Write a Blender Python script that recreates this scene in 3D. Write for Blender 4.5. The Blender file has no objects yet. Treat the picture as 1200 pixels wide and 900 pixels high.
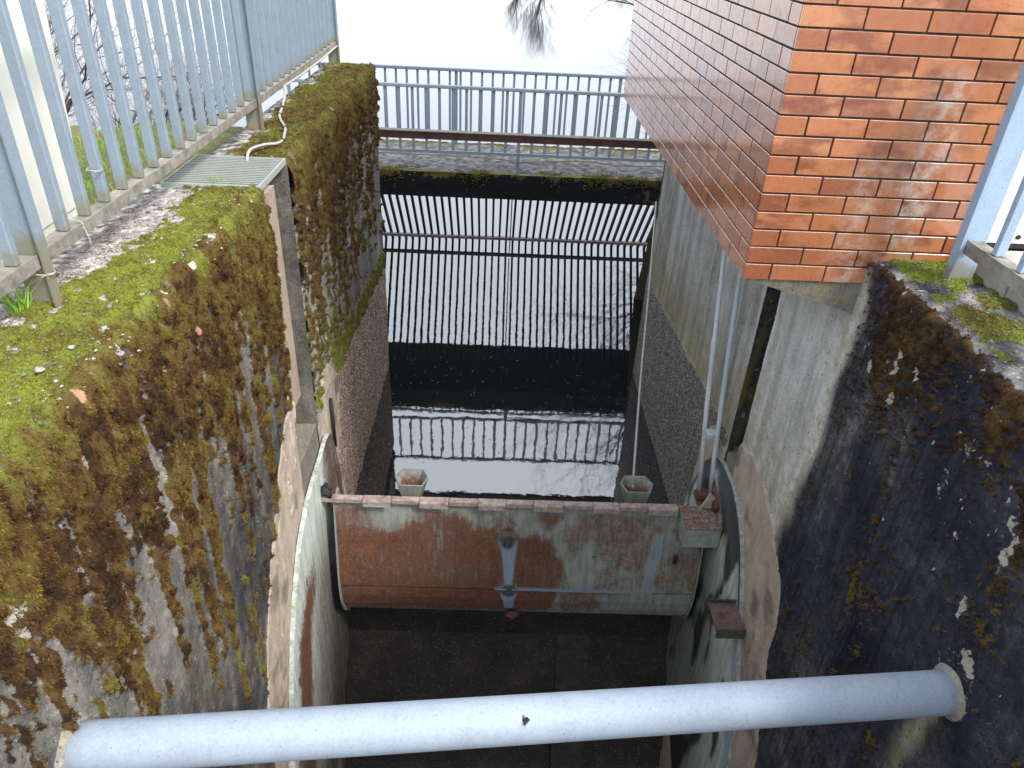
import bpy, math, random
import numpy as np
from mathutils import Matrix, Vector

random.seed(7)
RNG = np.random.default_rng(7)
S = bpy.context.scene
COL = S.collection

# ------------------------------------------------------------------ camera
# world: X across the channel, Y upstream towards the lake, Z up, water level z = 0 (metres)
CAM_Z = 4.537
cam_data = bpy.data.cameras.new("camera")
cam = bpy.data.objects.new("camera", cam_data)
COL.objects.link(cam)
cam_data.sensor_width = 36.0
cam_data.lens = 866.08 / 1200 * 36
cam_data.clip_start = 0.05
cam_data.clip_end = 2000
_r = Vector((0.99902809, -0.00542874, 0.04374247)).normalized()
_f = Vector((0.02785571, 0.84685618, -0.53109196)).normalized()
_u = _r.cross(_f).normalized()
_r = _f.cross(_u).normalized()
M = Matrix((( _r.x, _u.x, -_f.x, 0.0), (_r.y, _u.y, -_f.y, 0.0), (_r.z, _u.z, -_f.z, CAM_Z), (0, 0, 0, 1)))
cam.matrix_world = M
S.camera = cam

# ------------------------------------------------------------------ sky and sun (thin overcast)
SUN_EL, SUN_AZ = math.radians(48), math.radians(128)     # azimuth clockwise from +Y: behind the camera, from the right
world = bpy.data.worlds.new("World")
S.world = world
world.use_nodes = True
wn, wl = world.node_tree.nodes, world.node_tree.links
bg = wn["Background"]
sky = wn.new("ShaderNodeTexSky")
sky.sky_type = 'NISHITA'
sky.sun_disc = False
sky.sun_elevation = SUN_EL
sky.sun_rotation = SUN_AZ
sky.air_density = 1.0
sky.dust_density = 3.0
sky.ozone_density = 1.0
hs = wn.new("ShaderNodeHueSaturation")
hs.inputs['Saturation'].default_value = 0.45
hs.inputs['Value'].default_value = 1.0
wl.new(sky.outputs[0], hs.inputs['Color'])
cl = wn.new('ShaderNodeMix'); cl.data_type = 'RGBA'
cl.inputs[0].default_value = 0.55
wl.new(hs.outputs[0], cl.inputs[6])
cl.inputs[7].default_value = (4.6, 4.85, 5.3, 1)      # even overcast veil
wl.new(cl.outputs[2], bg.inputs['Color'])
bg.inputs['Strength'].default_value = 0.15
sun_d = bpy.data.lights.new("sun", 'SUN')
sun_d.energy = 1.4
sun_d.angle = math.radians(12)
sun_d.color = (1.0, 0.96, 0.9)
sun = bpy.data.objects.new("sun", sun_d)
COL.objects.link(sun)
sd = Vector((math.sin(SUN_AZ) * math.cos(SUN_EL), math.cos(SUN_AZ) * math.cos(SUN_EL), math.sin(SUN_EL)))
sun.rotation_euler = sd.to_track_quat('Z', 'Y').to_euler()
sun.location = (0, -5, 20)
S.view_settings.view_transform = 'Standard'
S.view_settings.look = 'None'
S.view_settings.exposure = 1.75
S.view_settings.gamma = 1.0
S.render.engine = 'CYCLES'
S.cycles.use_denoising = True
S.cycles.max_bounces = 8

# ------------------------------------------------------------------ main dimensions
XL, XR = -1.235, 1.703          # faces of the two channel walls
ZT = 3.299                      # top of the walls
Y_END = 7.588                   # upstream end of the walls
XB, YB, ZB, YB2 = 1.139, 3.134, 3.186, 7.33     # brick building: outer corner, underside, far end

# ------------------------------------------------------------------ numpy noise
def _hash(ix, iy, seed):
    n = (ix.astype(np.int64) * 374761393 + iy.astype(np.int64) * 668265263 + seed * 1442695041) & 0x7fffffff
    n = ((n ^ (n >> 13)) * 1274126177) & 0x7fffffff
    n = (n ^ (n >> 16)) & 0x7fffffff
    return (n % 100003) / 100003.0
def vnoise(x, y, seed=0):
    x = np.asarray(x, float); y = np.asarray(y, float)
    x, y = np.broadcast_arrays(x, y)
    ix, iy = np.floor(x), np.floor(y)
    fx, fy = x - ix, y - iy
    fx = fx * fx * (3 - 2 * fx); fy = fy * fy * (3 - 2 * fy)
    ix = ix.astype(np.int64); iy = iy.astype(np.int64)
    a = _hash(ix, iy, seed); b = _hash(ix + 1, iy, seed); c = _hash(ix, iy + 1, seed); d = _hash(ix + 1, iy + 1, seed)
    return (a * (1 - fx) + b * fx) * (1 - fy) + (c * (1 - fx) + d * fx) * fy
def fbm(x, y, seed=0, oct=4, gain=0.5):
    v = 0; a = 1; t = 0
    for i in range(oct):
        v = v + a * vnoise(x * 2 ** i + 17.3 * i, y * 2 ** i - 9.1 * i, seed + i * 13); t += a; a *= gain
    return v / t
def sst(x, a, b):
    t = np.clip((x - a) / (b - a), 0, 1)
    return t * t * (3 - 2 * t)

# ------------------------------------------------------------------ object helpers
def tag(o, label=None, cat=None, group=None, kind=None):
    if label: o['label'] = label
    if cat: o['category'] = cat
    if group: o['group'] = group
    if kind: o['kind'] = kind
    return o
def thing(name, label, cat, loc=(0, 0, 0), rz=0.0, group=None):
    o = bpy.data.objects.new(name, None)
    COL.objects.link(o)
    o.empty_display_size = 0.1
    o.location = loc; o.rotation_euler = (0, 0, rz)
    return tag(o, label, cat, group)
def link(name, me, parent=None, loc=None):
    o = bpy.data.objects.new(name, me)
    COL.objects.link(o)
    if parent is not None: o.parent = parent
    if loc is not None: o.location = loc
    return o
class MB:
    def __init__(self): self.v = []; self.f = []; self.s = []
    def poly(self, vs, fs, smooth=False):
        n = len(self.v); self.v += [tuple(p) for p in vs]
        self.f += [tuple(i + n for i in f) for f in fs]; self.s += [smooth] * len(fs)
        return self
    def box(self, x0, x1, y0, y1, z0, z1, b=0.0):
        if b <= 0:
            vs = [(x, y, z) for z in (z0, z1) for y in (y0, y1) for x in (x0, x1)]
            return self.poly(vs, [(0, 2, 3, 1), (4, 5, 7, 6), (0, 1, 5, 4), (2, 6, 7, 3), (0, 4, 6, 2), (1, 3, 7, 5)])
        # chamfered box: three quads per corner direction
        vs = []; idx = {}
        for i, x in enumerate((x0, x1)):
            for j, y in enumerate((y0, y1)):
                for k, z in enumerate((z0, z1)):
                    sx, sy, sz = (b if i == 0 else -b), (b if j == 0 else -b), (b if k == 0 else -b)
                    idx[i, j, k, 'x'] = len(vs); vs.append((x, y + sy, z + sz))
                    idx[i, j, k, 'y'] = len(vs); vs.append((x + sx, y, z + sz))
                    idx[i, j, k, 'z'] = len(vs); vs.append((x + sx, y + sy, z))
        fs = []
        for i in (0, 1):
            q = [idx[i, 0, 0, 'x'], idx[i, 1, 0, 'x'], idx[i, 1, 1, 'x'], idx[i, 0, 1, 'x']]; fs.append(q if i else q[::-1])
            q = [idx[0, i, 0, 'y'], idx[0, i, 1, 'y'], idx[1, i, 1, 'y'], idx[1, i, 0, 'y']]; fs.append(q if i else q[::-1])
            q = [idx[0, 0, i, 'z'], idx[1, 0, i, 'z'], idx[1, 1, i, 'z'], idx[0, 1, i, 'z']]; fs.append(q if i else q[::-1])
        for i in (0, 1):
            for j in (0, 1):
                q = [idx[i, j, 0, 'x'], idx[i, j, 0, 'y'], idx[i, j, 1, 'y'], idx[i, j, 1, 'x']]; fs.append(q if (i + j) % 2 else q[::-1])
                q = [idx[i, 0, j, 'x'], idx[i, 1, j, 'x'], idx[i, 1, j, 'z'], idx[i, 0, j, 'z']]; fs.append(q if (i + j) % 2 == 0 else q[::-1])
                q = [idx[0, i, j, 'y'], idx[1, i, j, 'y'], idx[1, i, j, 'z'], idx[0, i, j, 'z']]; fs.append(q if (i + j) % 2 else q[::-1])
                for k in (0, 1):
                    q = [idx[i, j, k, 'x'], idx[i, j, k, 'y'], idx[i, j, k, 'z']]; fs.append(q if (i + j + k) % 2 == 0 else q[::-1])
        return self.poly(vs, fs)
    def tube(self, pts, rad, seg=8, smooth=True, cap=True):
        pts = [Vector(p) for p in pts]
        rads = rad if isinstance(rad, (list, tuple)) else [rad] * len(pts)
        t0 = (pts[1] - pts[0]).normalized()
        up = Vector((0, 0, 1)) if abs(t0.z) < 0.9 else Vector((1, 0, 0))
        n = t0.cross(up).normalized(); vs = []
        for i, p in enumerate(pts):
            t = (pts[min(i + 1, len(pts) - 1)] - pts[max(i - 1, 0)]).normalized()
            n = (n - t * n.dot(t)).normalized(); b = t.cross(n)
            for k in range(seg):
                a = 2 * math.pi * k / seg
                vs.append(p + (n * math.cos(a) + b * math.sin(a)) * rads[i])
        fs = []
        for i in range(len(pts) - 1):
            for k in range(seg):
                fs.append((i * seg + k, i * seg + (k + 1) % seg, (i + 1) * seg + (k + 1) % seg, (i + 1) * seg + k))
        self.poly(vs, fs, smooth)
        if cap:
            m = len(self.v) - len(vs)
            self.f.append(tuple(m + k for k in range(seg))[::-1]); self.s.append(False)
            self.f.append(tuple(m + (len(pts) - 1) * seg + k for k in range(seg))); self.s.append(False)
        return self
    def prism(self, prof, axis, a0, a1):
        """extrude a closed profile of (p, q) along axis 'x' (p=y, q=z), 'y' (p=x, q=z) or 'z' (p=x, q=y)"""
        def P(a, p, q): return {'x': (a, p, q), 'y': (p, a, q), 'z': (p, q, a)}[axis]
        n = len(prof)
        vs = [P(a0, *p) for p in prof] + [P(a1, *p) for p in prof]
        fs = [tuple(range(n)), tuple(range(2 * n - 1, n - 1, -1))] + [(i, i + n, (i + 1) % n + n, (i + 1) % n) for i in range(n)]
        return self.poly(vs, fs)
    def mesh(self, name, mat):
        me = bpy.data.meshes.new(name)
        me.from_pydata(self.v, [], self.f)
        me.polygons.foreach_set('use_smooth', self.s)
        if mat: me.materials.append(mat)
        import bmesh
        bm = bmesh.new(); bm.from_mesh(me); bmesh.ops.recalc_face_normals(bm, faces=bm.faces); bm.to_mesh(me); bm.free()
        return me
    def obj(self, name, mat, parent=None, loc=None):
        return link(name, self.mesh(name, mat), parent, loc)
def np_mesh(name, V, F, mat, attrs=None, smooth=True):
    """V (n,3), F (m,k) all of one size"""
    me = bpy.data.meshes.new(name)
    k = F.shape[1]
    me.vertices.add(len(V)); me.vertices.foreach_set('co', np.ascontiguousarray(V, dtype=np.float32).ravel())
    me.loops.add(F.size); me.loops.foreach_set('vertex_index', np.ascontiguousarray(F, dtype=np.int32).ravel())
    me.polygons.add(len(F)); me.polygons.foreach_set('loop_start', np.arange(0, F.size, k, dtype=np.int32))
    me.polygons.foreach_set('use_smooth', np.full(len(F), smooth))
    for a, val in (attrs or {}).items():
        at = me.attributes.new(a, 'FLOAT', 'POINT'); at.data.foreach_set('value', np.ascontiguousarray(val, dtype=np.float32).ravel())
    me.update(calc_edges=True)
    if mat: me.materials.append(mat)
    return me
def grid_faces(nu, nv, flip=False):
    i, j = np.meshgrid(np.arange(nu - 1), np.arange(nv - 1), indexing='ij')
    a = (i * nv + j).ravel(); b = a + nv; c = b + 1; d = a + 1
    F = np.stack([a, d, c, b] if flip else [a, b, c, d], 1)
    return F
def submesh(name, V, F, mask, mat, attrs, smooth=True):
    F = F[mask]
    used, inv = np.unique(F, return_inverse=True)
    return np_mesh(name, V[used], inv.reshape(F.shape), mat, {k: v[used] for k, v in attrs.items()}, smooth)

# ------------------------------------------------------------------ materials
class NT:
    def __init__(self, name):
        self.m = bpy.data.materials.new(name); self.m.use_nodes = True
        self.n = self.m.node_tree.nodes; self.l = self.m.node_tree.links
        self.b = self.n['Principled BSDF']
    def set(self, sock, v):
        if v is None: return
        if hasattr(v, 'is_output') or isinstance(v, bpy.types.NodeSocket): self.l.new(v, sock)
        elif isinstance(v, (tuple, list)) and sock.type == 'RGBA' and len(v) == 3: sock.default_value = (*v, 1)
        else: sock.default_value = v
    def pos(self):
        return self.n.new('ShaderNodeNewGeometry').outputs['Position']
    def coord(self, which='Object'):
        return self.n.new('ShaderNodeTexCoord').outputs[which]
    def scale(self, v, s):
        m = self.n.new('ShaderNodeMapping'); self.set(m.inputs[0], v); m.inputs['Scale'].default_value = s; return m.outputs[0]
    def noise(self, v, scale, detail=4, rough=0.55, dist=0.0, col=False):
        t = self.n.new('ShaderNodeTexNoise'); self.set(t.inputs['Vector'], v)
        t.inputs['Scale'].default_value = scale; t.inputs['Detail'].default_value = detail
        t.inputs['Roughness'].default_value = rough; t.inputs['Distortion'].default_value = dist
        return t.outputs['Color' if col else 'Fac']
    def voro(self, v, scale, out='Distance', feature='F1', rnd=1.0):
        t = self.n.new('ShaderNodeTexVoronoi'); self.set(t.inputs['Vector'], v); t.feature = feature
        t.inputs['Scale'].default_value = scale; t.inputs['Randomness'].default_value = rnd; return t.outputs[out]
    def attr(self, name):
        a = self.n.new('ShaderNodeAttribute'); a.attribute_name = name; return a.outputs['Fac']
    def math(self, op, a, b=None, c=None, clamp=False):
        m = self.n.new('ShaderNodeMath'); m.operation = op; m.use_clamp = clamp
        self.set(m.inputs[0], a)
        if b is not None: self.set(m.inputs[1], b)
        if c is not None: self.set(m.inputs[2], c)
        return m.outputs[0]
    def mr(self, v, a, b, c=0.0, d=1.0, smooth=True):
        m = self.n.new('ShaderNodeMapRange'); self.set(m.inputs['Value'], v)
        m.inputs['From Min'].default_value = a; m.inputs['From Max'].default_value = b
        m.inputs['To Min'].default_value = c; m.inputs['To Max'].default_value = d
        if smooth: m.interpolation_type = 'SMOOTHSTEP'
        return m.outputs[0]
    def ramp(self, v, stops):
        r = self.n.new('ShaderNodeValToRGB'); self.set(r.inputs[0], v); e = r.color_ramp.elements
        while len(e) < len(stops): e.new(0.5)
        for el, (p, c) in zip(e, stops): el.position = p; el.color = (*c, 1)
        return r.outputs['Color']
    def mix(self, f, a, b, mode='MIX'):
        m = self.n.new('ShaderNodeMix'); m.data_type = 'RGBA'; m.blend_type = mode
        self.set(m.inputs[0], f); self.set(m.inputs[6], a); self.set(m.inputs[7], b); return m.outputs[2]
    def sep(self, v):
        s = self.n.new('ShaderNodeSeparateXYZ'); self.set(s.inputs[0], v); return s.outputs
    def rnd(self): return self.n.new('ShaderNodeObjectInfo').outputs['Random']
    def bump(self, h, strength=0.4, dist=0.01, normal=None):
        b = self.n.new('ShaderNodeBump'); self.set(b.inputs['Height'], h); b.inputs['Strength'].default_value = strength
        b.inputs['Distance'].default_value = dist
        if normal is not None: self.set(b.inputs['Normal'], normal)
        self.l.new(b.outputs[0], self.b.inputs['Normal']); return b.outputs[0]
    def done(self, col, rough=0.8, metal=0.0, spec=None, ior=None, coat=None):
        self.set(self.b.inputs['Base Color'], col); self.set(self.b.inputs['Roughness'], rough); self.set(self.b.inputs['Metallic'], metal)
        if spec is not None: self.b.inputs['Specular IOR Level'].default_value = spec
        if ior is not None: self.b.inputs['IOR'].default_value = ior
        if coat is not None: self.b.inputs['Coat Weight'].default_value = coat; self.b.inputs['Coat Roughness'].default_value = 0.10; self.b.inputs['Coat IOR'].default_value = 1.75
        return self.m

MOSS_RAMP = [(0.0, (0.33, 0.40, 0.05)), (0.20, (0.28, 0.29, 0.05)), (0.40, (0.22, 0.19, 0.04)), (0.60, (0.20, 0.125, 0.030)), (0.80, (0.120, 0.062, 0.020)), (1.0, (0.050, 0.025, 0.011))]

def mat_concrete():
    t = NT('weathered_concrete'); p = t.pos()
    n1 = t.noise(p, 9, 6, 0.65); n2 = t.noise(p, 70, 4, 0.7); n3 = t.noise(t.scale(p, (30, 30, 2.5)), 1.0, 4, 0.6)
    tone = t.attr('tone')
    v = t.math('ADD', tone, t.math('MULTIPLY', t.math('SUBTRACT', n1, 0.5), 0.30))
    v = t.math('ADD', v, t.math('MULTIPLY', t.math('SUBTRACT', n2, 0.5), 0.42))
    v = t.math('ADD', v, t.math('MULTIPLY', t.math('SUBTRACT', n3, 0.5), 0.18))
    v = t.math('ADD', v, t.math('MULTIPLY', t.math('SUBTRACT', t.noise(p, 190, 3, 0.8), 0.5), 0.35))
    base = t.ramp(v, [(0.0, (0.006, 0.007, 0.014)), (0.16, (0.018, 0.020, 0.034)), (0.32, (0.052, 0.052, 0.056)), (0.6, (0.20, 0.195, 0.185)), (0.85, (0.42, 0.42, 0.40)), (1.0, (0.62, 0.62, 0.60))])
    w = t.math('MULTIPLY', t.attr('warm'), t.mr(t.noise(p, 14, 5, 0.7), 0.35, 0.65))
    base = t.mix(w, base, (0.27, 0.235, 0.075))
    # pale grit showing in the worn face
    vo = t.voro(p, 95); grit = t.math('MULTIPLY', t.math('LESS_THAN', vo, 0.26), t.math('GREATER_THAN', t.noise(p, 33, 2), 0.56))
    base = t.mix(t.math('MULTIPLY', grit, t.mr(tone, 0.2, 0.6, 0.10, 0.6)), base, (0.5, 0.48, 0.43))
    pit = t.math('MULTIPLY', t.math('LESS_THAN', t.voro(t.scale(p, (60, 60, 28)), 1.0), 0.2), t.math('GREATER_THAN', t.noise(p, 21, 2), 0.52))
    base = t.mix(t.math('MULTIPLY', pit, 0.75), base, (0.02, 0.02, 0.02))
    li = t.mr(t.math('ADD', t.attr('lichen'), t.math('MULTIPLY', t.math('SUBTRACT', t.noise(p, 60, 4, 0.7), 0.5), 0.7)), 0.45, 0.55)
    base = t.mix(li, base, (0.36, 0.34, 0.30))
    pk = t.mr(t.math('ADD', t.attr('pink'), t.math('MULTIPLY', t.math('SUBTRACT', t.noise(p, 45, 4, 0.7), 0.5), 0.7)), 0.45, 0.55)
    base = t.mix(pk, base, (0.34, 0.20, 0.13))
    # beige repair mortar and washed-aggregate facing blend in by attribute
    q = t.math('ADD', t.math('MULTIPLY', t.noise(p, 6, 6, 0.7), 0.4), t.math('ADD', t.math('MULTIPLY', n2, 0.35), t.math('MULTIPLY', t.noise(t.scale(p, (12, 12, 2)), 1.0, 5), 0.3)))
    mor = t.ramp(q, [(0.34, (0.16, 0.125, 0.09)), (0.46, (0.34, 0.28, 0.22)), (0.6, (0.46, 0.39, 0.32)), (0.8, (0.6, 0.53, 0.45))])
    crack = t.mr(t.voro(t.scale(p, (1, 5, 2.2)), 1.6, 'Distance', 'DISTANCE_TO_EDGE'), 0.0, 0.010, 0.7, 0.0)
    mor = t.mix(t.math('MULTIPLY', crack, t.math('GREATER_THAN', n1, 0.52)), mor, (0.04, 0.03, 0.025))
    mor = t.mix(t.attr('grime_holes'), mor, (0.05, 0.048, 0.045))
    pr = t.math('ADD', t.attr('patch'), t.math('MULTIPLY', t.math('SUBTRACT', n2, 0.5), 0.35))
    base = t.mix(t.mr(pr, 0.42, 0.58), base, mor)
    pv = t.sep(t.voro(p, 75, 'Color'))[0]; pd = t.voro(p, 75)
    pb = t.ramp(t.math('ADD', t.math('MULTIPLY', pv, 0.6), t.math('MULTIPLY', t.noise(t.scale(p, (1, 1, 3)), 5, 5, 0.7), 0.5)),
               [(0.2, (0.12, 0.108, 0.10)), (0.45, (0.30, 0.26, 0.235)), (0.7, (0.48, 0.43, 0.39)), (1.0, (0.75, 0.70, 0.65))])
    pb = t.mix(t.mr(pd, 0.25, 0.6, 0.0, 0.75), pb, (0.05, 0.045, 0.042))
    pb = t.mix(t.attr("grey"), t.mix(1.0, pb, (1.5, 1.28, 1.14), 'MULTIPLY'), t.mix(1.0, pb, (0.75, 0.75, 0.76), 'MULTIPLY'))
    lowm = t.mr(t.attr('lower'), 0.4, 0.6)
    base = t.mix(lowm, base, pb)
    base = t.mix(t.attr('darken'), base, (0.0025, 0.003, 0.0025))
    # moss mass
    tint = t.math('ADD', t.attr('tint'), t.math('MULTIPLY', t.math('SUBTRACT', t.noise(p, 35, 5, 0.75), 0.5), 0.5))
    mc = t.ramp(tint, [(a, tuple(x * 0.42 for x in c)) for a, c in MOSS_RAMP])
    mm = t.mr(t.math('ADD', t.attr('moss'), t.math('MULTIPLY', t.math('SUBTRACT', t.noise(p, 110, 3, 0.7), 0.5), 0.5)), 0.3, 0.5)
    col = t.mix(mm, base, mc)
    h = t.math('ADD', t.math('MULTIPLY', n2, 1.0), t.math('MULTIPLY', t.noise(p, 220, 3, 0.7), 0.6))
    h = t.math('SUBTRACT', h, t.math('MULTIPLY', pit, 0.8))
    h = t.math('ADD', h, t.math('MULTIPLY', lowm, t.math('MULTIPLY', t.math('SUBTRACT', 1.0, pd), 1.2)))
    t.bump(h, 0.75, 0.006)
    return t.done(col, 0.88, spec=0.3)
def mat_moss():
    t = NT('moss_tufts'); p = t.pos()
    c = t.ramp(t.attr('tint'), MOSS_RAMP)
    c = t.mix(t.mr(t.attr('val'), 0, 1, 0.0, 1.0, False), t.mix(1.0, c, (0.22, 0.21, 0.2), 'MULTIPLY'), c)
    m = t.done(c, 0.85, spec=0.15)
    t.b.inputs['Subsurface Weight'].default_value = 0.0
    return m
def mat_mortar():
    t = NT('patched_mortar'); p = t.pos()
    n = t.noise(p, 6, 6, 0.7); n2 = t.noise(p, 90, 4, 0.7); n3 = t.noise(t.scale(p, (12, 12, 2)), 1.0, 5)
    v = t.math('ADD', t.math('MULTIPLY', n, 0.4), t.math('ADD', t.math('MULTIPLY', n2, 0.35), t.math('MULTIPLY', n3, 0.3)))
    c = t.ramp(v, [(0.3, (0.12, 0.09, 0.065)), (0.45, (0.27, 0.215, 0.165)), (0.6, (0.36, 0.30, 0.24)), (0.8, (0.5, 0.44, 0.37))])
    crack = t.mr(t.voro(t.scale(p, (1, 5, 2.2)), 1.6, 'Distance', 'DISTANCE_TO_EDGE'), 0.0, 0.012, 0.75, 0.0)
    c = t.mix(t.math('MULTIPLY', crack, t.math('GREATER_THAN', n, 0.5)), c, (0.03, 0.025, 0.02))
    c = t.mix(t.attr('dark'), c, (0.03, 0.03, 0.028))
    t.bump(t.math('ADD', n2, t.math('MULTIPLY', n, 1.5)), 0.6, 0.008)
    return t.done(c, 0.9, spec=0.25)
def mat_pebble():
    t = NT('washed_aggregate_concrete'); p = t.pos()
    vo = t.voro(p, 75, 'Color'); d = t.voro(p, 75)
    r = t.sep(vo)[0]
    c = t.ramp(t.math('ADD', t.math('MULTIPLY', r, 0.6), t.math('MULTIPLY', t.noise(t.scale(p, (1, 1, 3)), 5, 5, 0.7), 0.5)),
               [(0.2, (0.05, 0.045, 0.042)), (0.45, (0.14, 0.12, 0.105)), (0.7, (0.27, 0.24, 0.21)), (1.0, (0.5, 0.46, 0.42))])
    c = t.mix(t.mr(d, 0.25, 0.6, 0.0, 0.7), c, (0.03, 0.026, 0.024))
    c = t.mix(t.attr('dark'), c, t.mix(1.0, c, (0.36, 0.37, 0.4), 'MULTIPLY'))
    c = t.mix(t.attr('warm'), c, t.mix(1.0, c, (1.45, 1.12, 0.95), 'MULTIPLY'))
    t.bump(t.math('SUBTRACT', 1.0, d), 0.7, 0.006)
    return t.done(c, 0.8, spec=0.35)
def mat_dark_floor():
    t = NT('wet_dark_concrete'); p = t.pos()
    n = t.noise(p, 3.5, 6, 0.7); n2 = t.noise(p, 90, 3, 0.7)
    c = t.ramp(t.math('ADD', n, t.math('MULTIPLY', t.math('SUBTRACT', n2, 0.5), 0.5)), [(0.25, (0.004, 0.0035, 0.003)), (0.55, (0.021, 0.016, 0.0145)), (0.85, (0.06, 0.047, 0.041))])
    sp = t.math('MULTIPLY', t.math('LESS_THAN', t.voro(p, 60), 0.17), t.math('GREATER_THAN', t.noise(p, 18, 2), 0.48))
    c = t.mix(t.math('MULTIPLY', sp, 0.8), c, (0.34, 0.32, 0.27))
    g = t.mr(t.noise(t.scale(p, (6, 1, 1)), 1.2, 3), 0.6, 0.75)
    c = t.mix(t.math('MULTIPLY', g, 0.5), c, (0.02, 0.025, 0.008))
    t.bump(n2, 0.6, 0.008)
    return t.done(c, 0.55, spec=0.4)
def mat_steel_paint():
    """pale grey-green paint on steel; attributes: rust, blue, grime"""
    t = NT('flaking_paint_on_steel'); p = t.pos()
    n = t.noise(p, 11, 7, 0.75); n2 = t.noise(p, 55, 5, 0.75); n3 = t.noise(t.scale(p, (28, 28, 3)), 1.0, 5, 0.65)
    paint = t.ramp(n3, [(0.3, (0.125, 0.14, 0.125)), (0.5, (0.20, 0.22, 0.20)), (0.7, (0.28, 0.30, 0.27))])
    paint = t.mix(t.mr(n2, 0.55, 0.75, 0, 0.5), paint, (0.20, 0.21, 0.17))
    paint = t.mix(t.mr(n, 0.5, 0.7, 0, 0.35), paint, (0.42, 0.38, 0.25))
    paint = t.mix(t.attr('lite'), paint, t.mix(1.0, paint, (2.5, 2.6, 2.7), 'MULTIPLY'))
    bl = t.mr(t.math('ADD', t.attr('blue'), t.math('ADD', t.math('MULTIPLY', t.math('SUBTRACT', n3, 0.5), 0.9), t.math('MULTIPLY', t.math('SUBTRACT', n2, 0.5), 0.7))), 0.36, 0.75)
    paint = t.mix(t.math('MULTIPLY', bl, 0.72), paint, (0.19, 0.27, 0.39))
    rust = t.ramp(t.math('ADD', t.math('MULTIPLY', n2, 0.6), t.math('MULTIPLY', n, 0.5)), [(0.32, (0.018, 0.009, 0.008)), (0.47, (0.070, 0.028, 0.018)), (0.59, (0.125, 0.052, 0.027)), (0.76, (0.22, 0.12, 0.07))])
    n4 = t.math('ADD', t.math('MULTIPLY', t.noise(t.scale(p, (34, 34, 2.2)), 1.0, 5, 0.7), 0.6), t.math('MULTIPLY', t.noise(p, 150, 4, 0.8), 0.4))
    rm = t.math('ADD', t.math('ADD', t.attr('rust'), t.math('MULTIPLY', t.math('SUBTRACT', n4, 0.5), 1.3)), t.math('ADD', t.math('MULTIPLY', t.math('SUBTRACT', n, 0.5), 1.0), t.math('MULTIPLY', t.math('SUBTRACT', n2, 0.5), 0.9)))
    rmm = t.mr(rm, 0.22, 0.82)
    c = t.mix(rmm, paint, rust)
    c = t.mix(t.mr(t.noise(p, 38, 5, 0.8), 0.60, 0.72, 0, 0.75), c, (0.03, 0.016, 0.012))
    c = t.mix(t.mr(t.noise(t.scale(p, (20, 20, 4)), 1.0, 5, 0.75), 0.58, 0.8, 0, 0.5), c, (0.30, 0.22, 0.14))
    c = t.mix(t.attr('grime_holes'), c, (0.012, 0.012, 0.014))
    t.bump(t.math('ADD', t.math('MULTIPLY', rmm, n2), t.math('MULTIPLY', n2, 0.3)), 0.5, 0.004)
    return t.done(c, t.mr(rmm, 0, 1, 0.5, 0.85), spec=0.4)
def mat_galv(name, base=(0.42, 0.48, 0.55), dirt_z=None, rust=0.0):
    t = NT(name); p = t.pos(); z = t.sep(p)[2]
    n = t.noise(p, 12, 5, 0.6); n2 = t.noise(p, 70, 4, 0.7)
    sp = t.sep(t.voro(p, 150, 'Color'))[0]
    d = tuple(x * 0.80 for x in base); l = tuple(min(1, x * 1.18) for x in base)
    c = t.ramp(t.math('ADD', t.math('MULTIPLY', n, 0.4), t.math('ADD', t.math('MULTIPLY', sp, 0.12), t.math('MULTIPLY', t.noise(p, 85, 4, 0.8), 0.5))), [(0.3, d), (0.5, base), (0.75, l)])
    c = t.mix(t.mr(n2, 0.64, 0.78, 0, 0.45), c, (0.10, 0.105, 0.085))
    c = t.mix(t.mr(t.noise(t.scale(p, (26, 5, 5)), 1.0, 6, 0.75), 0.56, 0.78, 0, 0.35), c, (0.12, 0.125, 0.12))
    c = t.mix(t.math('MULTIPLY', t.math('LESS_THAN', t.voro(p, 34), 0.07), 0.7), c, (0.06, 0.055, 0.045))
    if dirt_z:
        k = t.math('ADD', t.mr(z, dirt_z[0], dirt_z[1], 1.0, 0.0), t.math('MULTIPLY', t.math('SUBTRACT', n, 0.5), 1.3))
        c = t.mix(t.mr(k, 0.45, 0.9, 0, 0.8), c, (0.17, 0.16, 0.09))
        k2 = t.math('ADD', k, t.math('MULTIPLY', t.math('SUBTRACT', n2, 0.5), 1.0))
        c = t.mix(t.mr(k2, 0.95, 1.3, 0, 0.85), c, (0.26, 0.11, 0.035))
    if rust:
        c = t.mix(t.mr(t.noise(p, 16, 6, 0.8), 0.66 - rust, 0.8 - rust), c, (0.15, 0.055, 0.022))
    t.bump(n2, 0.25, 0.002)
    return t.done(c, t.mr(n, 0, 1, 0.55, 0.8), metal=0.08, spec=0.4)
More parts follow.
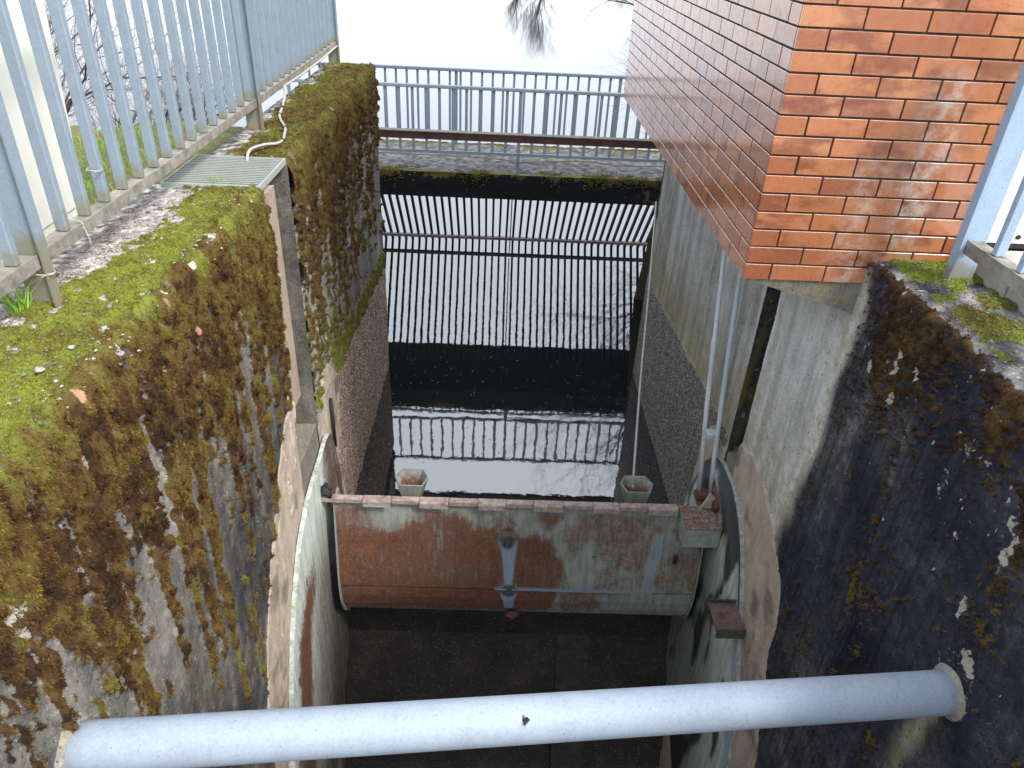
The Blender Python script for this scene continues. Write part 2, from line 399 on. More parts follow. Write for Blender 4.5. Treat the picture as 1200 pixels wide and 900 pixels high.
def mat_brick():
    t = NT('glazed_orange_brick'); p = t.pos(); g = t.coord('Generated'); gs = t.sep(g)
    r = t.rnd()
    base = t.ramp(r, [(0.0, (0.27, 0.088, 0.040)), (0.3, (0.355, 0.128, 0.054)), (0.6, (0.41, 0.155, 0.065)), (0.85, (0.44, 0.185, 0.082)), (1.0, (0.34, 0.145, 0.078))])
    n = t.noise(t.scale(p, (5, 5, 9)), 1.0, 4, 0.6)
    burn = t.mr(t.math('ADD', n, t.math('MULTIPLY', t.math('SUBTRACT', r, 0.5), 0.3)), 0.48, 0.70, 0.0, 0.8)
    base = t.mix(burn, base, (0.155, 0.040, 0.020))
    # lighter worn arris on both ends and edges
    ex = t.mr(t.math('ABSOLUTE', t.math('SUBTRACT', gs[2], 0.5)), 0.36, 0.5, 0, 0.35)
    base = t.mix(ex, base, (0.38, 0.14, 0.06))
    x, y, z = t.sep(p)
    # white lime bloom running down the street-side of the corner
    wx = t.math('ADD', x, t.math('MULTIPLY', t.math('SUBTRACT', t.noise(p, 7, 3), 0.5), 0.16))
    band = t.math('MULTIPLY', t.mr(t.math('ABSOLUTE', t.math('SUBTRACT', wx, 1.815)), 0.0, 0.15, 1.0, 0.0), t.mr(z, 3.25, 3.5, 0.35, 1.0))
    band = t.math('MULTIPLY', band, t.mr(z, 4.02, 4.16, 1.0, 0.0))
    band2 = t.math('MULTIPLY', t.mr(t.math('ABSOLUTE', t.math('SUBTRACT', wx, 1.60)), 0.0, 0.14, 0.75, 0.0), t.math('MULTIPLY', t.mr(z, 3.2, 3.3, 1.0, 0.9), t.mr(z, 3.62, 3.82, 1.0, 0.0)))
    bl = t.math('MULTIPLY', t.math('MAXIMUM', band, band2), t.mr(t.noise(p, 14, 7, 0.75), 0.38, 0.70, 0.0, 1.0))
    bl = t.math('MULTIPLY', bl, t.math('LESS_THAN', y, 3.16))
    base = t.mix(t.math('MULTIPLY', bl, 0.95), base, (0.52, 0.46, 0.39))
    base = t.mix(t.mr(t.noise(t.scale(p, (9, 9, 3)), 1.0, 6, 0.75), 0.56, 0.74, 0, 0.5), base, (0.13, 0.055, 0.03))
    sp = t.math('MULTIPLY', t.math('LESS_THAN', t.voro(p, 42), 0.12), 0.7)
    base = t.mix(sp, base, (0.12, 0.05, 0.03))
    t.bump(t.math('ADD', t.noise(p, 25, 3), t.math('MULTIPLY', t.noise(p, 160, 2), 0.3)), 0.12, 0.004)
    return t.done(base, t.mr(t.noise(p, 30, 4), 0.3, 0.7, 0.2, 0.42), spec=0.6, coat=1.0)
def mat_simple(name, c1, c2, scale=20, rough=0.8, bump=0.3, metal=0.0, spec=0.4):
    t = NT(name); p = t.pos(); n = t.noise(p, scale, 6, 0.7)
    c = t.ramp(n, [(0.3, c1), (0.7, c2)])
    if bump: t.bump(t.noise(p, scale * 4, 3, 0.7), bump, 0.005)
    return t.done(c, rough, metal, spec)
def mat_water():
    t = NT('lake_water'); p = t.pos()
    n1 = t.noise(t.scale(p, (1, 0.8, 1)), 3.0, 3, 0.5); n2 = t.noise(p, 11, 3, 0.5); n3 = t.noise(p, 38, 2, 0.5)
    h = t.math('ADD', t.math('MULTIPLY', n1, 1.0), t.math('ADD', t.math('MULTIPLY', n2, 0.18), t.math('MULTIPLY', n3, 0.05)))
    t.bump(h, 0.05, 0.02)
    sc = t.mr(t.noise(p, 2.0, 5, 0.7), 0.5, 0.8, 0.0, 0.5)
    c = t.mix(sc, (0.010, 0.012, 0.014), (0.020, 0.022, 0.022))
    return t.done(c, 0.012, ior=3.0, spec=0.5)

CONC = mat_concrete(); MOSS = mat_moss(); MORTAR = mat_mortar(); PEB = mat_pebble(); DARKF = mat_dark_floor()
STEEL = mat_steel_paint(); GALV = mat_galv('galvanised_fence_steel', (0.20, 0.255, 0.31), (3.42, 3.72)); PIPE = mat_galv('galvanised_pipe', (0.255, 0.305, 0.37))
CREST = mat_simple('flaking_pink_white_rust', (0.16, 0.082, 0.058), (0.40, 0.37, 0.34), 22, 0.8, 0.5)
PALEBLUE = mat_galv('pale_blue_painted_steel', (0.27, 0.36, 0.475), (3.30, 3.55)); RAILM = mat_galv('weathered_rail_steel', (0.19, 0.235, 0.28), rust=0.03)
DIRTYRAIL = mat_simple('dirty_angle_iron', (0.10, 0.095, 0.075), (0.31, 0.30, 0.26), 14, 0.8, 0.4, 0.1)
BRICK = mat_brick(); WATER = mat_water()
JOINT = mat_simple('grey_brick_mortar', (0.008, 0.008, 0.006), (0.060, 0.056, 0.048), 9, 0.95, 0.6)
BROWN = mat_simple('brown_rusted_beam', (0.045, 0.022, 0.018), (0.13, 0.055, 0.04), 12, 0.75, 0.4)
BLACKBAR = mat_simple('tarred_rack_steel', (0.008, 0.008, 0.010), (0.022, 0.020, 0.022), 20, 0.7, 0.2)
PINKBAR = mat_simple('dull_pink_crossbar', (0.22, 0.16, 0.16), (0.46, 0.37, 0.37), 9, 0.8, 0.3)
WHITEP = mat_simple('off_white_plastic', (0.66, 0.67, 0.60), (0.76, 0.77, 0.72), 5, 0.5, 0.05)
WHITEC = mat_simple('white_cable_sheath', (0.26, 0.26, 0.23), (0.42, 0.41, 0.38), 20, 0.5, 0.1)
GRAVEL = mat_simple('gravelly_path_dirt', (0.05, 0.047, 0.045), (0.22, 0.21, 0.21), 28, 0.95, 0.9)
SOIL = mat_simple('bank_soil', (0.06, 0.045, 0.028), (0.20, 0.17, 0.12), 9, 0.95, 0.7)
STONE = mat_simple('pale_stone_chips', (0.16, 0.14, 0.13), (0.40, 0.36, 0.33), 30, 0.85, 0.3)
BARK = mat_simple('bare_branch_bark', (0.035, 0.026, 0.020), (0.10, 0.075, 0.06), 20, 0.9, 0.4)
GRASSM = mat_simple('grass_blades', (0.10, 0.22, 0.02), (0.26, 0.42, 0.06), 9, 0.7, 0.0)
RUSTM = mat_simple('solid_rust', (0.035, 0.018, 0.012), (0.15, 0.065, 0.035), 30, 0.85, 0.5)
BLACK = mat_simple('black_debris', (0.006, 0.006, 0.006), (0.02, 0.02, 0.02), 30, 0.8, 0.0)
BEAMF = mat_simple('dark_stained_concrete', (0.010, 0.011, 0.010), (0.040, 0.042, 0.036), 8, 0.9, 0.6)
TILE = mat_simple('grey_paving_slab', (0.26, 0.25, 0.23), (0.46, 0.45, 0.42), 12, 0.85, 0.3)

# ------------------------------------------------------------------ wall sheets: one profile rolled from the wall top over the edge and down the face
RAD = 0.035
def sheet_point(side, Y, s, d):
    """side -1 left wall (face looks +X), +1 right wall (face looks -X); s < 0 on top, s > 0 down the face; d proud"""
    o = -side
    Xw = XL if side < 0 else XR
    arc = RAD * math.pi / 2
    a = np.clip(s / RAD, 0, math.pi / 2)
    nx, nz = np.sin(a), np.cos(a)
    tx = np.minimum(s, 0.0); fz = np.maximum(s - arc, 0.0)
    x = Xw - o * RAD + o * tx + o * nx * (RAD + d)
    z = ZT - RAD - fz + nz * (RAD + d)
    return x, Y + 0 * s, z, o * nx, nz

# ---- fields of the left wall
def left_fields(Y, s):
    near = Y < 4.05
    z = ZT - s
    top = s < 0
    zpos = np.maximum(s, 0)
    streak = fbm(Y * 13, s * 1.3, 3, 3)
    clump = fbm(Y * 30, s * 9, 5, 3)
    big = fbm(Y * 2.2, s * 1.7, 9, 4)
    # how far down the thick moss hangs
    D = np.interp(Y, [0.9, 1.35, 1.6, 1.8, 2.0, 2.4, 2.8, 3.4, 3.8], [0.42, 0.50, 0.92, 0.85, 0.62, 0.62, 0.72, 0.80, 0.66])
    fine = fbm(Y * 54, s * 13, 7, 3)
    dn = sst(zpos / D * 1.05 + (streak - 0.5) * 2.4 + (clump - 0.5) * 1.2, 1.0, 0.75) * sst(fine, 0.33, 0.42)
    sp_lim = np.interp(zpos, [0, 0.5, 1.0, 1.6, 2.2, 3.5], [0.44, 0.50, 0.535, 0.565, 0.61, 0.9])
    rid = fbm(Y * 21, s * 0.8, 21, 3) * 0.58 + clump * 0.14 + fine * 0.28
    sp = sst(rid, sp_lim, sp_lim + 0.05)
    m_near = np.maximum(dn, sp * 0.95)
    # top of the near stretch: bare whitish dirt beside the fence, moss towards the edge
    w = np.interp(Y, [1.0, 2.2, 2.8, 3.3, 3.8], [0.55, 0.34, 0.25, 0.20, 0.30])
    m_top = sst(-s + (big - 0.5) * 0.25 + (fbm(Y * 16, s * 16, 4, 3) - 0.5) * 0.22, w + 0.05, w - 0.05)
    bare = sst(fbm(Y * 18, s * 18, 44, 3), 0.66, 0.72)
    m_top = m_top * (1 - bare * 0.9)
    mn = np.where(top, m_top, m_near)
    # far stretch: thin vertical drips of moss all the way down
    drip = fbm(Y * 48, s * 5.0, 31, 3) * 0.6 + fbm(Y * 70, s * 26, 33, 2) * 0.4
    lim = np.interp(zpos, [0, 0.4, 0.9, 1.4, 1.9, 2.6], [0.24, 0.49, 0.54, 0.565, 0.585, 0.67]) + np.clip((Y - 5.4) / 2.2, 0, 1) * np.interp(zpos, [0, 0.25, 0.8], [0, 0.06, 0.10])
    mf = sst(drip + (big - 0.5) * 0.25, lim, lim + 0.06)
    zb = 1.2 + (7.7 - Y) * 0.083
    edge_green = np.exp(-((z - zb - 0.12) / 0.16) ** 2)
    mf = np.maximum(mf, sst(edge_green * 0.55 + drip * 1.0, 0.90, 1.02))
    mf = np.where(top, sst(-s + (fbm(Y * 9, s * 9, 6, 3) - 0.5) * 0.35, 0.36, 0.28) * (1 - 0.9 * bare), mf)
    mf = np.where(z < zb, 0, mf)
    m = np.where(near, mn, mf)
    # tint 0 = fresh green ... 1 = dark brown
    tn_top = np.interp(-s, [0.0, 0.05, 0.2, 0.36], [0.42, 0.18, 0.10, 0.32]) + (fbm(Y * 5, s * 6, 50, 3) - 0.5) * 0.6 + (fbm(Y * 22, s * 22, 51, 3) - 0.5) * 0.55 + np.clip((Y - 2.6) * 0.12, 0, 0.15)
    tn_face = np.interp(zpos, [0, 0.05, 0.14, 0.4, 1.0, 2.0], [0.34, 0.52, 0.70, 0.80, 0.76, 0.64]) + (fbm(Y * 6, s * 3, 52, 3) - 0.5) * 0.6 + (fbm(Y * 26, s * 16, 53, 3) - 0.5) * 0.9
    tn_face = tn_face - 0.10 * sst(Y, 2.6, 3.7)
    tf_top = 0.44 + (fbm(Y * 6, s * 6, 54, 3) - 0.5) * 0.5 + (fbm(Y * 20, s * 20, 55, 3) - 0.5) * 0.7
    tf_face = np.interp(zpos, [0, 0.12, 0.35, 0.8, 1.3, 2.2], [0.44, 0.56, 0.68, 0.64, 0.52, 0.40]) + (fbm(Y * 5, s * 1.4, 56, 3) - 0.5) * 0.35 + (fbm(Y * 34, s * 7, 57, 3) - 0.5) * 0.6 - 0.22 * edge_green
    tint = np.where(near, np.where(top, tn_top, tn_face), np.where(top, tf_top, tf_face))
    # relief
    lump = np.where(top, fbm(Y * 55, s * 55, 60, 3), np.where(near, fbm(Y * 60, s * 16, 62, 3), fbm(Y * 46, s * 13, 65, 3)))
    lump = sst(lump, 0.30, 0.66)
    thick = np.where(top, 0.013, np.interp(zpos, [0, 0.3, 1.0, 2.5], [0.026, 0.034, 0.030, 0.020])) * np.where(near, 1, 1.15)
    d = m * thick * (0.15 + 1.15 * lump)
    board = np.abs(((Y * 9.0) % 1.0) - 0.5)
    d = d + np.where(top, 0, 0.004 * sst(board, 0.44, 0.5)) + (fbm(Y * 10, s * 10, 61, 4) - 0.5) * 0.014
    d = d + np.where(~near & ~top, 0.036 * (fbm(Y * 46, s * 3.2, 63, 2) - 0.5), 0)
    # crumbling arris
    d = d - 0.020 * np.exp(-((s - 0.02) / 0.05) ** 2) * sst(fbm(Y * 14, 0 * s, 64, 3), 0.45, 0.62)
    tone = np.where(near, 0.46 + (big - 0.5) * 0.45 - 0.16 * sst(Y, 2.4, 3.7) - 0.14 * sst(zpos, 0.8, 1.9) + (fbm(Y * 20, s * 12, 67, 3) - 0.5) * 0.25 - 0.03 * sst(Y, 1.9, 1.3), 0.56 + (big - 0.5) * 0.3)
    tone = tone + (streak - 0.5) * 0.3
    tone = np.where(top, np.where(near, 0.62, 0.5) + (fbm(Y * 40, s * 40, 66, 3) - 0.5) * 1.3, tone)
    # tone drops towards the slot
    tone = tone - np.where(near & ~top, 0.12 * sst(Y, 3.4, 3.75), 0)
    lich = np.zeros_like(Y + s); pink = np.zeros_like(Y + s)
    for (y0, s0, ry, rs) in [(1.753, 0.21, 0.022, 0.055), (2.42, 0.235, 0.02, 0.03), (1.95, 0.03, 0.03, 0.03), (2.13, 0.035, 0.03, 0.02), (2.55, 0.02, 0.03, 0.02), (2.8, 0.03, 0.05, 0.02), (3.1, 0.02, 0.04, 0.02), (1.33, 0.42, 0.06, 0.08), (3.72, 1.25, 0.012, 0.07), (3.75, 1.62, 0.012, 0.05)]:
        lich = np.maximum(lich, 1.1 - ((Y - y0) / ry) ** 2 - ((s - s0) / rs) ** 2 + (fbm(Y * 38, s * 30, 171, 3) - 0.5) * 2.6 * (np.abs(Y - y0) < 3 * ry))
    for (y0, s0, ry, rs) in [(1.365, 0.78, 0.022, 0.06), (2.36, 0.25, 0.016, 0.03), (2.72, 0.28, 0.016, 0.04), (2.0, 0.52, 0.014, 0.03), (1.62, 0.70, 0.014, 0.05), (2.85, 0.62, 0.013, 0.04), (2.5, 0.05, 0.02, 0.03), (1.85, 0.04, 0.03, 0.03)]:
        pink = np.maximum(pink, 1.1 - ((Y - y0) / ry) ** 2 - ((s - s0) / rs) ** 2)
    lich = np.clip(lich, 0, 1); pink = np.clip(pink, 0, 1)
    m = m * (1 - np.maximum(lich, pink)); d = d * (1 - 0.7 * np.maximum(lich, pink))
    lich = np.maximum(lich, np.where(near & ~top, 0.44 * sst(fbm(Y * 60, s * 14, 70, 2), 0.66, 0.74), 0))
    return dict(moss=m, tint=np.clip(tint, 0, 1), tone=tone, d=d, lichen=lich, pink=pink, warm=0 * m + 0.12)

def poly_mask(Y, Z, poly, wob=0.02, seed=80):
    """point in polygon with a slightly ragged border"""
    yy = Y + (fbm(Y * 7, Z * 7, seed, 3) - 0.5) * wob * 2; zz = Z + (fbm(Y * 7, Z * 7, seed + 5, 3) - 0.5) * wob * 2
    ins = np.zeros(np.broadcast(Y, Z).shape, bool); n = len(poly)
    for i in range(n):
        (y1, z1), (y2, z2) = poly[i], poly[(i + 1) % n]
        c = ((z1 > zz) != (z2 > zz)) & (yy < (y2 - y1) * (zz - z1) / ((z2 - z1) if z2 != z1 else 1e-9) + y1)
        ins ^= c
    return ins
LPATCH = [(3.80, 2.10), (3.79, 1.98), (3.616, 1.913), (3.40, 1.72), (3.19, 1.49), (3.0, 1.265), (2.78, 0.95), (2.63, 0.62), (2.56, 0.0), (2.5, -1.0), (2.5, -2.6), (5.0, -2.6), (4.9, -0.2), (4.75, 0.45), (4.95, 1.05), (5.05, 1.36), (4.86, 1.60), (4.62, 1.72), (4.42, 1.52), (4.30, 1.42), (4.0, 1.42), (4.0, 2.10)]
RPATCH = [(4.28, 1.36), (4.05, 1.56), (3.8, 1.66), (3.45, 1.62), (3.12, 1.46), (2.93, 1.30), (2.86, 1.10), (2.86, 0.92), (2.77, 0.70), (2.60, 0.25), (2.5, -0.4), (2.5, -2.6), (5.0, -2.6), (4.9, -0.2), (4.8, 0.6), (4.75, 1.15), (4.55, 1.38)]

def right_fields(Y, s):
    z = ZT - s; top = s < 0; zpos = np.maximum(s, 0)
    big = fbm(Y * 2.4, s * 1.9, 109, 4); streak = fbm(Y * 12, s * 1.2, 103, 3); clump = fbm(Y * 24, s * 24, 105, 3)
    # near-black face on the camera's side, clean pale concrete beside the slot
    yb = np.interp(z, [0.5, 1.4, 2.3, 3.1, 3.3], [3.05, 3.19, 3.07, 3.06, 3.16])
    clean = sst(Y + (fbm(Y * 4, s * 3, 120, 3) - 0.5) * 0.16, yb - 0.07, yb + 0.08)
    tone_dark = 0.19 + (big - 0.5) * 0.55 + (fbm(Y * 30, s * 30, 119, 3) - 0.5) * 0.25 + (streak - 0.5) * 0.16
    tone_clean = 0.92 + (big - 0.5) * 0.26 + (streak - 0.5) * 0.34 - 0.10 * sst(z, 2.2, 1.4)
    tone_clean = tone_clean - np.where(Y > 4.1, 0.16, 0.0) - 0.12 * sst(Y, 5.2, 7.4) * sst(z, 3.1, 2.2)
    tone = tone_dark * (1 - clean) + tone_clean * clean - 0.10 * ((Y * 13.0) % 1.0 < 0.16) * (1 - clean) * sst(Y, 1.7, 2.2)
    tone = np.where(top, 0.42 + (fbm(Y * 12, s * 12, 121, 4) - 0.5) * 0.8, tone)
    zb = 1.2 + (7.7 - Y) * 0.083
    warm = clean * np.clip(0.08 + 0.75 * np.exp(-((z - zb - 0.1) / 0.35) ** 2) * (Y > 4.1) + 0.5 * sst(z, 2.6, 1.4) * (Y < 4.1) + 0.6 * np.exp(-((Y - 3.12) / 0.10) ** 2), 0, 1)
    dens = np.exp(-((Y - 2.62) / 0.30) ** 2) * sst(zpos, 0.80, 0.12) * 0.28 + np.exp(-((Y - 2.02) / 0.15) ** 2) * sst(zpos, 0.55, 0.1) * 0.20 + np.exp(-((Y - 1.72) / 0.10) ** 2) * sst(zpos, 0.8, 0.2) * 0.16
    dens = dens + 0.12 * sst(zpos, 0.12, 0.0)
    line = np.exp(-((Y - (2.50 - 0.10 * zpos)) / 0.02) ** 2) * sst(zpos, 0.35, 0.6) * sst(zpos, 1.9, 1.2)
    m = sst(fbm(Y * 62, s * 62, 132, 3) * 0.56 + clump * 0.22 + fbm(Y * 7, s * 4, 131, 3) * 0.22 + dens + 0.16 * line, 0.66, 0.70)
    m = m * (1 - clean)
    mt = sst(fbm(Y * 7, s * 7, 133, 4) + 0.22 * np.exp(-((Y - 2.95) / 0.2) ** 2) - 0.10 * sst(-s, 0.2, 0.4), 0.43, 0.52) * sst(-s, 0.035, 0.08)
    m = np.where(top, mt, m)
    lump_ = 0
    tint = np.where(top, 0.27 + (fbm(Y * 5, s * 6, 135, 3) - 0.5) * 0.7 - 0.3 * np.exp(-((Y - 2.9) / 0.16) ** 2) + 0.25 * sst(Y, 2.4, 1.9), 0.90 - 0.22 * sst(zpos, 0.35, 1.0) + (fbm(Y * 9, s * 7, 137, 2) - 0.5) * 0.5 + (fbm(Y * 34, s * 30, 138, 2) - 0.5) * 0.5)
    lump = sst(fbm(Y * 40, s * 32, 140, 3), 0.3, 0.66)
    d = m * np.where(top, 0.013, 0.020) * (0.3 + 1.0 * lump)
    d = d + (fbm(Y * 9, s * 9, 141, 4) - 0.5) * 0.010
    bw = (Y + 0.02 * (fbm(Y * 2, s * 2, 142, 2) - 0.5)) * 13.0
    ridge = (1 - sst(np.abs((bw % 1.0) - 0.5), 0.0, 0.11)) * sst(Y, 1.7, 2.2) * sst(vnoise(np.floor(bw), s * 2.5, 143), 0.2, 0.5)
    d = d + np.where(top, 0, 0.014 * ridge * (1 - clean) + 0.003 * ridge * clean)
    d = d - 0.018 * np.exp(-((s - 0.02) / 0.05) ** 2) * sst(fbm(Y * 13, 0 * s, 144, 3), 0.42, 0.6)
    d = d + np.where((Y > 4.1) & ~top, 0.006 * (fbm(Y * 38, s * 2.0, 145, 2) - 0.5) * 2 + 0.004 * (np.abs((Y * 10) % 1 - 0.5) > 0.46), 0)
    lich = 0.50 * sst(fbm(Y * 38, s * 18, 150, 3), 0.67, 0.73) * sst(zpos, 1.7, 0.2)
    lich = lich + 0.25 * sst(fbm(Y * 40, s * 30, 151, 2), 0.76, 0.82)
    for (y0, s0, ry, rs) in [(1.766, 0.376, 0.05, 0.07), (1.74, 0.47, 0.03, 0.05), (2.66, 0.28, 0.03, 0.07), (2.52, 0.24, 0.03, 0.05), (1.66, 0.92, 0.05, 0.06), (1.80, 0.78, 0.03, 0.05), (2.86, 0.42, 0.02, 0.04), (2.62, 0.45, 0.02, 0.05)]:
        lich = np.maximum(lich, 1.1 - ((Y - y0) / ry) ** 2 - ((s - s0) / rs) ** 2 + (fbm(Y * 38, s * 30, 171, 3) - 0.5) * 2.6 * (np.abs(Y - y0) < 3 * ry))
    lich = np.clip(lich, 0, 1) * (1 - clean)
    # mortar bedding round the cross pipe and the drip stain below it
    ring = np.sqrt((Y - 1.69) ** 2 + (z - 2.24) ** 2)
    lich = np.maximum(lich, 0.40 * sst(ring + (big - 0.5) * 0.1, 0.16, 0.11))
    drip = np.exp(-((Y - (1.69 + 0.10 * (2.2 - z))) / 0.045) ** 2) * (z < 2.2) * sst(z, 1.2, 2.0)
    tone = tone + 0.40 * drip
    warm = np.maximum(warm, 0.6 * drip)
    m = m * (1 - lich); d = d * (1 - 0.5 * lich)
    m = np.where(z < zb, m * (Y < 4.1), m)
    return dict(moss=m, tint=np.clip(tint, 0, 1), tone=tone, d=d, lichen=lich, pink=0 * m, warm=warm)

def add_sheet(side, fields, Ya, Sa, parent, patch, name='wall_face', lower=True):
    Y, s = np.meshgrid(Ya, Sa, indexing='ij')
    f = fields(Y, s)
    z = ZT - s
    zb = 1.2 + (7.7 - Y) * 0.083 + (fbm(Y * 6, 0 * s, 90, 2) - 0.5) * 0.03
    pm = poly_mask(Y, z, patch) & (s > 0.2)
    lo = (z < zb) & (Y > 4.25) & ~pm if lower else np.zeros_like(pm)
    def blur(a, k=2):
        a = a.astype(float)
        for _ in range(k):
            b = np.pad(a, 1, mode='edge'); a = (b[1:-1, 1:-1] * 4 + (b[:-2, 1:-1] + b[2:, 1:-1] + b[1:-1, :-2] + b[1:-1, 2:]) * 2 + b[:-2, :-2] + b[2:, 2:] + b[:-2, 2:] + b[2:, :-2]) / 16
        return a
    pmb = blur(pm); lob = blur(lo)
    d = f['d'] * (1 - 0.6 * pmb) + pmb * (0.010 + (fbm(Y * 5, s * 3, 95, 4) - 0.5) * 0.03) + lob * 0.010
    d0 = 0 * Y + np.where(pm, 0.012 + (fbm(Y * 5, s * 3, 95, 4) - 0.5) * 0.03, 0) + np.where(lo, 0.012, 0)
    x, y, zz, nx, nz = sheet_point(side, Y, s, d)
    V = np.stack([x, y, zz], -1).reshape(-1, 3)
    F = grid_faces(len(Ya), len(Sa), flip=(side < 0))
    att = {k: f[k].ravel() for k in ('moss', 'tint', 'tone', 'lichen', 'pink', 'warm')}
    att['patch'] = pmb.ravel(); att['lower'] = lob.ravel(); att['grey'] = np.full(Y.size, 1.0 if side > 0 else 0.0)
    att['grime_holes'] = (0.55 * sst(fbm(Y * 5, s * 5, 97, 3), 0.60, 0.74)).ravel()
    att['moss'] = att['moss'] * (1 - np.clip(pmb.ravel() * 1.5, 0, 1))
    # mortar: blotchy grime over the whole patch
    cp = pm.ravel()[F].mean(1) > 0.5; cl = (lo.ravel()[F].mean(1) > 0.5) & ~cp
    link(name, submesh(name, V, F, ~cp & ~cl, CONC, att), parent)
    if cp.any(): link('mortar_patch', submesh('mortar_patch', V, F, cp, CONC, att), parent)
    if cl.any(): link('lower_facing', submesh('lower_facing', V, F, cl, CONC, att), parent)

def moss_tufts(name, side, fields, n, y0, y1, s0, s1, size, label, weight=None, blades=7, skip=None):
    Y = RNG.uniform(y0, y1, n); s = RNG.uniform(s0, s1, n)
    f = fields(Y, s)
    p = f['moss'] * (weight(Y, s) if weight is not None else 1.0)
    k = (RNG.random(n) < p)
    if skip is not None: k &= ~skip(Y, ZT - s)
    Y, s = Y[k], s[k]; f = {a: b[k] for a, b in f.items()}; n = len(Y)
    x, y, z, nx, nz = sheet_point(side, Y, s, f['d'] - 0.003)
    P = np.stack([x, y, z], 1); N = np.stack([nx, 0 * nx, nz], 1)
    P = np.repeat(P, blades, 0); N = np.repeat(N, blades, 0)
    m = n * blades
    rv = RNG.normal(size=(m, 3)); rv /= np.linalg.norm(rv, axis=1)[:, None]
    down = np.zeros((m, 3)); down[:, 2] = -0.55 * (1 - N[:, 2])
    D = N * 0.75 + rv * 0.75 + down; D /= np.linalg.norm(D, axis=1)[:, None]
    L = (size * RNG.uniform(0.5, 1.5, m))[:, None]
    W = np.cross(D, RNG.normal(size=(m, 3))); W /= np.linalg.norm(W, axis=1)[:, None]
    P = P + rv * (size * 0.35)
    Wd = W * L * 0.17
    V = np.stack([P - Wd, P + Wd, P + D * L], 1).reshape(-1, 3)
    F = np.arange(len(V)).reshape(-1, 3)
    tint = np.repeat(np.clip(f['tint'] + RNG.normal(0, 0.10, n), 0, 1), blades * 3)
    val = np.repeat(np.clip(RNG.normal(0.62, 0.3, m), 0, 1), 3)
    val = val * np.tile([0.55, 0.55, 1.0], m)
    o = link(name, np_mesh(name, V, F, MOSS, {'tint': tint, 'val': val}, smooth=False))
    return tag(o, label, 'moss', kind='stuff')

def arr(*segs):
    out = []
    for a, b, st in segs: out.append(np.arange(a, b - 1e-9, st))
    out.append(np.array([segs[-1][1]]))
    return np.concatenate(out)

# ------------------------------------------------------------------ left retaining wall
lw = thing('retaining_wall', 'concrete channel wall under the long fence, thick with green and brown moss', 'wall', (-1.5, 3, 0))
lw_inv = Matrix.Translation((1.5, -3, 0))
def P(o, parent):   # keep world-space mesh under a placed parent
    o.parent = parent; o.matrix_parent_inverse = Matrix.Translation(parent.location).inverted() if parent.rotation_euler.z == 0 else parent.matrix_basis.inverted(); return o
_link = link
def link(name, me, parent=None, loc=None):
    o = _link(name, me, None, loc)
    if parent is not None: P(o, parent)
    return o
S_NEAR = np.concatenate([np.arange(-0.52, 3.05, 0.0078), np.arange(3.05, 6.0, 0.06)])
S_FAR = np.concatenate([np.arange(-0.42, 2.4, 0.013), np.arange(2.4, 6.0, 0.04)])
add_sheet(-1, left_fields, arr((-3, 0.9, 0.25), (0.9, 3.80, 0.0074)), S_NEAR, lw, LPATCH, lower=False)
add_sheet(-1, left_fields, arr((4.30, Y_END, 0.0135)), S_FAR, lw, LPATCH)
# masonry body behind the faces, with the slot left open
m = MB()
m.box(-1.72, XL - 0.045, -3, 3.80, -2.6, ZT - 0.03)
m.box(-1.72, XL - 0.03, 4.30, Y_END - 0.012, -2.6, ZT - 0.03)
m.box(-1.80, -1.60, 3.80, 4.30, -2.6, ZT - 0.30)
m.box(-1.60, XL + 0.004, 3.801, 4.299, -2.6, 1.45)
core_l = m.obj('wall_core', CONC, lw)
def set_attr(o, **kw):
    me = o.data; n = len(me.vertices)
    for k, v in kw.items():
        a = me.attributes.new(k, 'FLOAT', 'POINT'); a.data.foreach_set('value', np.full(n, v, dtype=np.float32))
    return o
set_attr(core_l, tone=0.5, warm=0.3)
def jamb(parent, x0, x1, y, z0, z1, face, mat, tone, moss=0.0, name='slot_jamb'):
    """upright rough face looking along -Y (face=-1) or +Y"""
    xs = np.linspace(x0, x1, 14); zs = np.arange(z0, z1, 0.02)
    X, Z = np.meshgrid(xs, zs, indexing='ij')
    yy = y + face * (fbm(X * 20, Z * 14, 160, 3) - 0.3) * 0.012
    V = np.stack([X, yy, Z], -1).reshape(-1, 3)
    n = fbm(X * 12, Z * 3, 161, 3)
    att = {'tone': (tone + (n - 0.5) * 0.3).ravel(), 'moss': (moss * sst(n, 0.4, 0.6) * np.ones_like(X)).ravel(), 'tint': np.full(X.size, 0.45), 'warm': np.full(X.size, 0.2), 'lichen': np.zeros(X.size), 'pink': np.zeros(X.size)}
    link(name, np_mesh(name, V, grid_faces(len(xs), len(zs), flip=face > 0), mat, att), parent)
jamb(lw, -1.60, XL + 0.012, 4.30, 1.45, ZT + 0.01, -1, CONC, 0.40)
jamb(lw, -1.72, XL + 0.012, Y_END, -1.0, ZT + 0.01, 1, CONC, 0.45, 0.3, 'wall_end')
# pale guide strip standing in the mouth of the slot
xs = MB(); xs.prism([(-1.30, 3.835), (XL + 0.014, 3.825), (XL + 0.016, 3.985), (-1.30, 3.975)], 'z', 1.9, 3.262)
xs.obj('guide_strip', MORTAR, lw)

